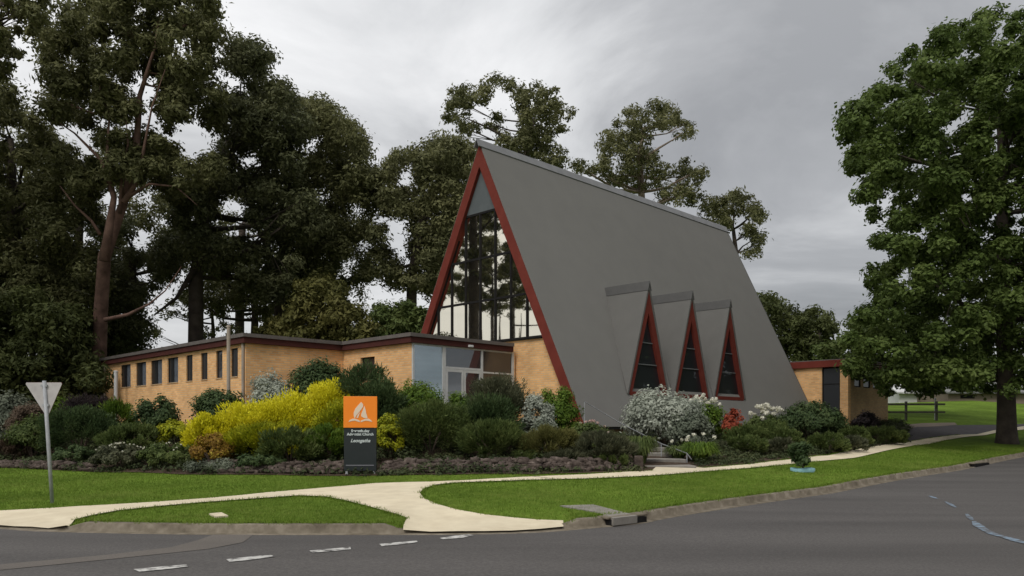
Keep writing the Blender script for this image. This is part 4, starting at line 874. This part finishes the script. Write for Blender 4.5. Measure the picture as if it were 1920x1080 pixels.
S('strappy dark lily clump left of the steps', 'lily clump', 1200, 803, 38, 22.9, 'mid', dens=1.4, kind='strap', name='lily_clump')
S('strappy lily clump with cream blooms right of the steps', 'lily clump', 1312, 818, 40, 23.8, 'bright', dens=1.4, kind='strap', flowers=('white_petal', 5, .07, .12), name='lily_clump')
S('strappy lily clump under the lower end of the handrail', 'lily clump', 1272, 828, 32, 24.2, 'mid', dens=1.0, kind='strap', flowers=('white_petal', 3, .06, .1), name='lily_clump')
S('large silver white bush under the first dormer window', SH, 1245, 727, 82, 27.6, 'silver', .055, .034, 1.1)
S('lower right part silver bush beside the lilies', SH, 1290, 770, 46, 26.6, 'sage', .05, .03)
S('rose bush with white blooms under the second dormer window', 'rose bush', 1318, 752, 44, 31, 'bright', .06, .034, .8, flowers=('white_petal', 26, .09, .22), name='rose_bush')
S('orange red leaved shrub under the third dormer window', SH, 1374, 764, 20, 30.5, 'redleaf', .06, .035)
S('rose bush with a spray of white blooms against the grey roof', 'rose bush', 1436, 775, 42, 31.8, 'mid', .06, .034, .8, flowers=('white_petal', 30, .10, .35), name='rose_bush')
S('large dark green bush at the end of the grey roof', SH, 1520, 756, 68, 34, 'dark', .07, .03)
S('dull green bush near the white rose spray', SH, 1400, 796, 48, 29, 'mid', .06, .022, kind='spray')
S('grey green low bush right of the lilies by the path', SH, 1368, 828, 36, 26.6, 'dull', .055, .02, kind='spray')
S('olive bush behind the sapling', SH, 1468, 804, 48, 29.0, 'mid', .06, .02, kind='spray')
S('low olive bush by the path left of the sapling', SH, 1430, 830, 40, 27.6, 'dull', .055, .02, kind='spray')
S('green bush by the path right of the sapling', SH, 1550, 812, 44, 30.5, 'mid', .06, .022, kind='spray')
S('low bush below the annex corner', SH, 1598, 800, 40, 33.2, 'mid', .06, .022, kind='spray')
S('last low bush where the bed meets the drive', SH, 1655, 800, 46, 35.2, 'mid', .06, .022, kind='spray')
S('dark purplish shrub against the annex side wall', SH, 1624, 772, 24, 40.0, 'purple', .07, .03)
def groundcover():
    n = 5200; lo, hi = bed_poly.min(0), bed_poly.max(0); xy = rng.uniform(lo, hi, (n * 3, 2)); ok = inpoly(xy, bed_poly) & (xy[:, 1] < 48); xy = xy[ok][:n]
    dl = xy - O; lx = dl @ D2; ly = dl @ D1; ok = ~((lx > -.3) & (ly > -.4)) & ~((ly > 3.2) & (lx > -5.6)) & ~((lx > -9.7) & (ly > 7.5))
    dm = np.min(np.linalg.norm(xy[:, None] - np.array([G(a_, b_ + 2) for a_, b_ in bed_front + bed_r])[None], axis=2), axis=1)
    # keep the steps clear
    sx_ = (xy - b0) @ (dv / Ls); sy_ = np.abs((xy - b0) @ np.array([-dv[1], dv[0]]) / Ls); ok &= ~((sx_ > -.4) & (sx_ < Ls) & (sy_ < .95)) & (dm > .3)
    xy = xy[ok]; z = Zg(xy); CC, NN = [], []; hgt = .16 + .30 * (.5 + .5 * np.sin(xy[:, 0] * 1.3) * np.cos(xy[:, 1] * 1.7)) * np.clip(dm[ok] / 1.5, .35, 1)
    for i in range(len(xy)):
        p, uu = ball(46, (xy[i, 0], xy[i, 1], z[i] + hgt[i] * .5), .30, 1.0); p[:, 2] = z[i] + (p[:, 2] - z[i]) * hgt[i] / .45 + .02; CC.append(p); NN.append(uu + np.array([0, 0, .8]) + rng.normal(size=uu.shape) * .4)
    o = leaves('ground_cover', np.vstack(CC), np.vstack(NN), .055, .022, M['cover']); tag(o, 'low mixed green planting filling the bed between the shrubs', 'ground cover', kind='stuff')
groundcover()
S('rounded olive bush at the path edge before the red leaved shrub', SH, 1402, 814, 40, 26.6, 'mid', .055, .02, kind='spray')
S('dull olive mound at the path edge just left of the sapling', SH, 1462, 820, 36, 27.6, 'dull', .055, .02, kind='spray')
S('mid green mound in front of the tall white roses', SH, 1446, 792, 42, 29.6, 'mid', .055, .02, kind='spray')
S('brown green mound at the path edge beyond the sapling', SH, 1592, 818, 38, 31.2, 'dull', .055, .02, kind='spray')
S('low olive tussock spilling over the rocks below the dry tussock bush', SH, 1062, 846, 48, 21.7, 'dull', .07, .010, 1.1, 'spray')
S('low dark tussock spilling over the right end of the rocks', SH, 1142, 848, 40, 21.6, 'mid', .07, .010, 1.1, 'spray')
S('low green tussock on the rocks between big olive bush and tussocks', SH, 985, 848, 38, 21.9, 'mid', .07, .010, 1.0, 'spray')
# sapling on the verge
gx, gy = G(1505, 884); gz = zat(gx, gy)
sp_ = empty('sapling', (gx, gy, gz), label='small leafy sapling in a pale blue ring on the verge lawn', cat='sapling')
u = gy / F; MB().tube([(0, 0, -.05), (.02, 0, 20 * u), (0, 0, 40 * u)], [.025, .018, .008], 6).build('trunk', M['twig'], sp_)
CC, NN = [], []
for i in range(40):
    c0 = (rng.normal() * 8 * u, rng.normal() * 8 * u, rng.uniform(14, 52) * u); p, uu = ball(60, c0, 7 * u, .9); CC.append(p); NN.append(uu + rng.normal(size=uu.shape) * .4 + (0, 0, .4))
leaves('foliage', np.vstack(CC), np.vstack(NN), .045, .026, M['dark'], sp_)
V, Q = [], []; nn = 28
for k in range(nn):
    a_ = 2 * math.pi * k / nn
    for r_, z_ in ((.30, -.02), (.31, .09), (.26, .10), (.25, .0)): V.append((math.cos(a_) * r_ * 1.1, math.sin(a_) * r_, z_ + .012 * math.sin(3 * a_)))
for k in range(nn):
    for j in range(3): Q.append((k * 4 + j, ((k + 1) % nn) * 4 + j, ((k + 1) % nn) * 4 + j + 1, k * 4 + j + 1))
mesh_np('ring', V, Q, M['bluering'], sp_, True)

# ------------------------------------------------------------------ rock edging
def rocks(name, px0, px1, line, rows, n, label, hmax):
    a_ = [np.array(G(p, q)) for p, q in line]; root_xy = a_[0]; V, Q = [], []
    bm = bmesh.new(); bmesh.ops.create_icosphere(bm, subdivisions=2, radius=1); base = np.array([v.co[:] for v in bm.verts]); fc = [[v.index for v in f.verts] for f in bm.faces]; bm.free()
    seg = np.cumsum([0] + [np.linalg.norm(a_[i + 1] - a_[i]) for i in range(len(a_) - 1)])
    for k in range(n):
        t = rng.uniform(0, seg[-1]); i = int(np.searchsorted(seg, t) - 1); i = max(0, min(i, len(a_) - 2)); f = (t - seg[i]) / (seg[i + 1] - seg[i]); p = a_[i] * (1 - f) + a_[i + 1] * f
        row = rng.integers(rows); p = p + np.array([0, .12 + row * .17 + rng.uniform(-.05, .08)]); s_ = np.array([rng.uniform(.07, .19), rng.uniform(.07, .15), rng.uniform(.045, .11)])
        q = base * s_; q = q + np.sin(base * rng.uniform(2.5, 5, 3) + rng.uniform(0, 6, 3)) * s_ * .34; an_ = rng.uniform(-.6, .6); cs, sn_ = math.cos(an_), math.sin(an_)
        q = np.column_stack([q[:, 0] * cs - q[:, 1] * sn_, q[:, 0] * sn_ + q[:, 1] * cs, q[:, 2]]); z = zat(*p) + .06 + row * hmax / rows
        b = len(V) * 0 + sum(len(v) for v in V); V.append(q + np.array([p[0] - root_xy[0], p[1] - root_xy[1], z - zat(*root_xy)])); Q += [[j + b for j in f_] for f_ in fc]
    o = mesh_np(name, np.vstack(V), np.array(Q), M['rock']); o.location = (root_xy[0], root_xy[1], zat(*root_xy)); tag(o, label, 'rock wall'); return o
rocks('rock_wall', 0, 0, [(712, 890), (780, 889), (850, 888), (1000, 887), (1100, 885), (1180, 883)], 3, 430, 'low dry stone edging running right from the church sign to the steps', .27)
rocks('rock_wall', 0, 0, [(380, 888), (450, 889), (560, 890), (640, 891)], 3, 200, 'low stone edging below the golden bushes', .2)
rocks('rock_wall', 0, 0, [(-40, 876), (60, 880), (180, 885)], 2, 110, 'low scattered stone edging at the far left lawn edge', .16)
gx, gy = G(1224, 884)
MB().box(-.12, .12, -.12, .12, -.2, .42).build('edging_block', M['rock'], bevel=.04).location = (gx - .35, gy + .25, zat(gx, gy)); tag(bpy.data.objects['edging_block'], 'short upright stone block at the foot of the steps', 'stone')

# ------------------------------------------------------------------ far right: sheds and rail fence
def shed(name, px0, px1, Y, pb, pe, pr, wall, roof, label):
    x0, x1 = (px0 - CX) / F * Y, (px1 - CX) / F * Y; z = EYE + (HZ - pb) / F * Y; ze = EYE + (HZ - pe) / F * Y - z; zr2 = EYE + (HZ - pr) / F * Y - z
    root = empty(name, (x0, Y, z), label=label, cat='shed'); L = x1 - x0
    MB().box(0, L, 0, 8, -2.5, ze).build('wall', wall, root)
    MB().prism([(-.5, ze), (4, zr2 + .9), (8.5, ze), (8.5, ze + .15), (4, zr2 + 1.05), (-.5, ze + .15)], 'x', -.4, L + .4).build('roof', roof, root)
    f = MB()
    for k in range(int(L // 4)): f.box(1.2 + k * 4, 2.6 + k * 4, -.03, .01, ze * .35, ze * .8)
    f.build('window', M['black'], root)
shed('long_shed', 1778, 2150, 78, 752, 738, 722, M['shedwall'], M['shedroof'], 'long low grey roofed shed beyond the field, behind the street tree')
shed('white_shed', 1686, 1752, 84, 750, 738, 726, M['offwhite'], M['offwhite'], 'small white shed beyond the field left of the long shed')
fy = 50.0; f0, f1 = (1640 - CX) / F * fy, (1772 - CX) / F * fy; fz = zat(f0, fy)
fn = empty('rail_fence', (f0, fy, fz), label='two rail paddock fence on the grass beside the annex', cat='fence')
for zr3 in (.45, .95): MB().box(0, f1 - f0, -.03, .03, zr3, zr3 + .12).build('rail', M['railwood'], fn)
for t in np.linspace(.1, f1 - f0 - .5, 3): MB().box(t - .06, t + .06, .032, .15, -.6, 1.2).build('post', M['railwood'], fn)
pole(1753.5, 748, 50.6, 'marker_post', 'slim grey post standing beside the paddock rails', 'post', .05, M['galv'])

# ------------------------------------------------------------------ grass blades on the lawns
def grass():
    n = 420000; Yc = 10 + 26 * rng.uniform(0, 1, n) ** 1.5; k = rng.uniform(-1, 1, n) * .72; xy = np.stack([k * Yc, Yc], 1)
    ok = ~inpoly(xy, road_poly) & ~inpoly(xy, path_poly) & ~inpoly(xy, bed_poly); xy = xy[ok]
    d = np.full(len(xy), 9.); 
    for i in range(0, len(xy), 40000): d[i:i + 40000] = np.min(np.linalg.norm(xy[i:i + 40000, None] - KL[None, 60:400:2], axis=2), axis=1)
    xy = xy[d > .16]; n = len(xy); z = np.concatenate([Zg(xy[i:i + 20000]) for i in range(0, n, 20000)])
    sc_ = np.clip(xy[:, 1] / 14, 1, 2.2); h = rng.uniform(.018, .045, n) * sc_ ** .4; w_ = .006 * sc_; a_ = rng.uniform(0, 6.28, n); ln = rng.normal(0, .018, (n, 2))
    V = np.empty((n, 3, 3)); V[:, 0] = np.column_stack([xy[:, 0] - np.cos(a_) * w_, xy[:, 1] - np.sin(a_) * w_, z - .01]); V[:, 1] = np.column_stack([xy[:, 0] + np.cos(a_) * w_, xy[:, 1] + np.sin(a_) * w_, z - .01])
    V[:, 2] = np.column_stack([xy + ln, z + h])
    E = []
    loops_ = [(path_poly[i], path_poly[(i + 1) % len(path_poly)]) for i in range(len(path_poly))] + [(KL[i] + KN[i] * .17, KL[i + 1] + KN[i + 1] * .17) for i in range(len(KL) - 1)]
    for a0, a1 in loops_:
        a0, a1 = np.array(a0), np.array(a1); L_ = np.linalg.norm(a1 - a0)
        if a0[1] > 40 or L_ > 8 or abs(a0[0]) > .9 * a0[1] + 2: continue
        k_ = int(L_ * 150); t = rng.uniform(0, 1, (k_, 1)); dd = (a1 - a0) / max(L_, 1e-6); q = a0 + (a1 - a0) * t + np.array([-dd[1], dd[0]]) * (rng.normal(0, .03, (k_, 1)) + .03 * np.sin(t * L_ * 5))
        E.append(q)
    E = np.vstack(E); rw = rampw(E); dk = np.min(np.linalg.norm(E[:, None] - KL[None, ::1], axis=2), axis=1); E = E[(dk > .10) & ~((rw > .5) & (dk < .6)) & ~inpoly(E, bed_poly)]
    m_ = len(E); z2 = Zg(E); h2 = rng.uniform(.03, .075, m_); a2 = rng.uniform(0, 6.28, m_); w2_ = .009; l2 = rng.normal(0, .03, (m_, 2)); U = np.empty((m_, 3, 3))
    U[:, 0] = np.column_stack([E[:, 0] - np.cos(a2) * w2_, E[:, 1] - np.sin(a2) * w2_, z2]); U[:, 1] = np.column_stack([E[:, 0] + np.cos(a2) * w2_, E[:, 1] + np.sin(a2) * w2_, z2]); U[:, 2] = np.column_stack([E + l2, z2 + h2])
    V = np.vstack([V, U]); n = len(V); o = mesh_np('lawn_grass', V.reshape(-1, 3), np.arange(3 * n).reshape(n, 3), M['blade']); tag(o, 'short mown green grass on the verges', 'grass', kind='stuff')
grass()

# ------------------------------------------------------------------ camera, light, sky
cam = bpy.data.cameras.new('camera'); co = bpy.data.objects.new('camera', cam); COL.objects.link(co); co.location = (0, 0, EYE); co.rotation_euler = (R(90), 0, 0)
cam.sensor_width = 36; cam.lens = F / 1920 * 36; cam.shift_y = (HZ - 540) / 1920; cam.clip_end = 4000; cam.clip_start = .1; sc.camera = co
EL, AZ = R(50), R(202)          # sun high, behind the camera to the left (azimuth from +Y clockwise)
sdir = Vector((math.sin(AZ) * math.cos(EL), math.cos(AZ) * math.cos(EL), math.sin(EL)))
su = bpy.data.lights.new('sun', 'SUN'); su.energy = 1.4; su.angle = R(18); su.color = (1, .96, .90); so = bpy.data.objects.new('sun', su); COL.objects.link(so); so.rotation_euler = sdir.to_track_quat('Z', 'Y').to_euler()
wd = bpy.data.worlds.new('World'); sc.world = wd; wd.use_nodes = True; nt = wd.node_tree; L = nt.links; bg = nt.nodes['Background']
sky = N(nt, 'ShaderNodeTexSky', sky_type='NISHITA', sun_disc=False, sun_elevation=EL, sun_rotation=AZ)
tc = N(nt, 'ShaderNodeTexCoord'); sp = N(nt, 'ShaderNodeSeparateXYZ'); L.new(tc.outputs['Generated'], sp.inputs[0])
def mth(op, a=None, b=None, va=None, vb=None, clamp=False):
    n_ = nt.nodes.new('ShaderNodeMath'); n_.operation = op; n_.use_clamp = clamp
    if a is not None: L.new(a, n_.inputs[0])
    elif va is not None: n_.inputs[0].default_value = va
    if b is not None: L.new(b, n_.inputs[1])
    elif vb is not None: n_.inputs[1].default_value = vb
    return n_.outputs[0]
zc_ = mth('MAXIMUM', sp.outputs[2], vb=0.0); den = mth('ADD', zc_, vb=.22)
cb = N(nt, 'ShaderNodeCombineXYZ'); L.new(mth('DIVIDE', sp.outputs[0], den), cb.inputs[0]); L.new(mth('DIVIDE', sp.outputs[1], den), cb.inputs[1])
n1 = N(nt, 'ShaderNodeTexNoise', Scale=1.15, Detail=9.0, Roughness=.56, Distortion=.5); mp = N(nt, 'ShaderNodeMapping'); mp.inputs['Location'].default_value = (3.1, 1.4, 0); L.new(cb.outputs[0], mp.inputs[0]); L.new(mp.outputs[0], n1.inputs['Vector'])
r1 = ramp(nt, [(.30, (2.4, 2.44, 2.52)), (.44, (3.2, 3.24, 3.32)), (.55, (4.6, 4.64, 4.70)), (.70, (6.1, 6.1, 6.13))])
bias = mth('MULTIPLY_ADD', mth('MULTIPLY', sp.outputs[0], sp.outputs[2]), vb=-1.35); nt.nodes[-1].inputs[2].default_value = .045; L.new(mth('ADD', n1.outputs['Fac'], bias), r1.inputs['Fac'])
# overcast: the zenith is brighter than the horizon
gf = mth('MULTIPLY_ADD', zc_, vb=1.1); nt.nodes[-1].inputs[2].default_value = .80
vs = N(nt, 'ShaderNodeVectorMath', operation='SCALE'); L.new(r1.outputs['Color'], vs.inputs[0]); L.new(gf, vs.inputs['Scale'])
mx = nt.nodes.new('ShaderNodeMix'); mx.data_type = 'RGBA'; mx.inputs[0].default_value = .94; L.new(sky.outputs[0], mx.inputs[6]); L.new(vs.outputs[0], mx.inputs[7])
L.new(mx.outputs[2], bg.inputs['Color']); bg.inputs['Strength'].default_value = .12
sc.view_settings.view_transform = 'Standard'; sc.view_settings.look = 'None'; sc.view_settings.exposure = 0.10; sc.view_settings.gamma = 1.0
sc.cycles.use_denoising = True; sc.cycles.max_bounces = 6; sc.cycles.diffuse_bounces = 3; sc.cycles.transparent_max_bounces = 4
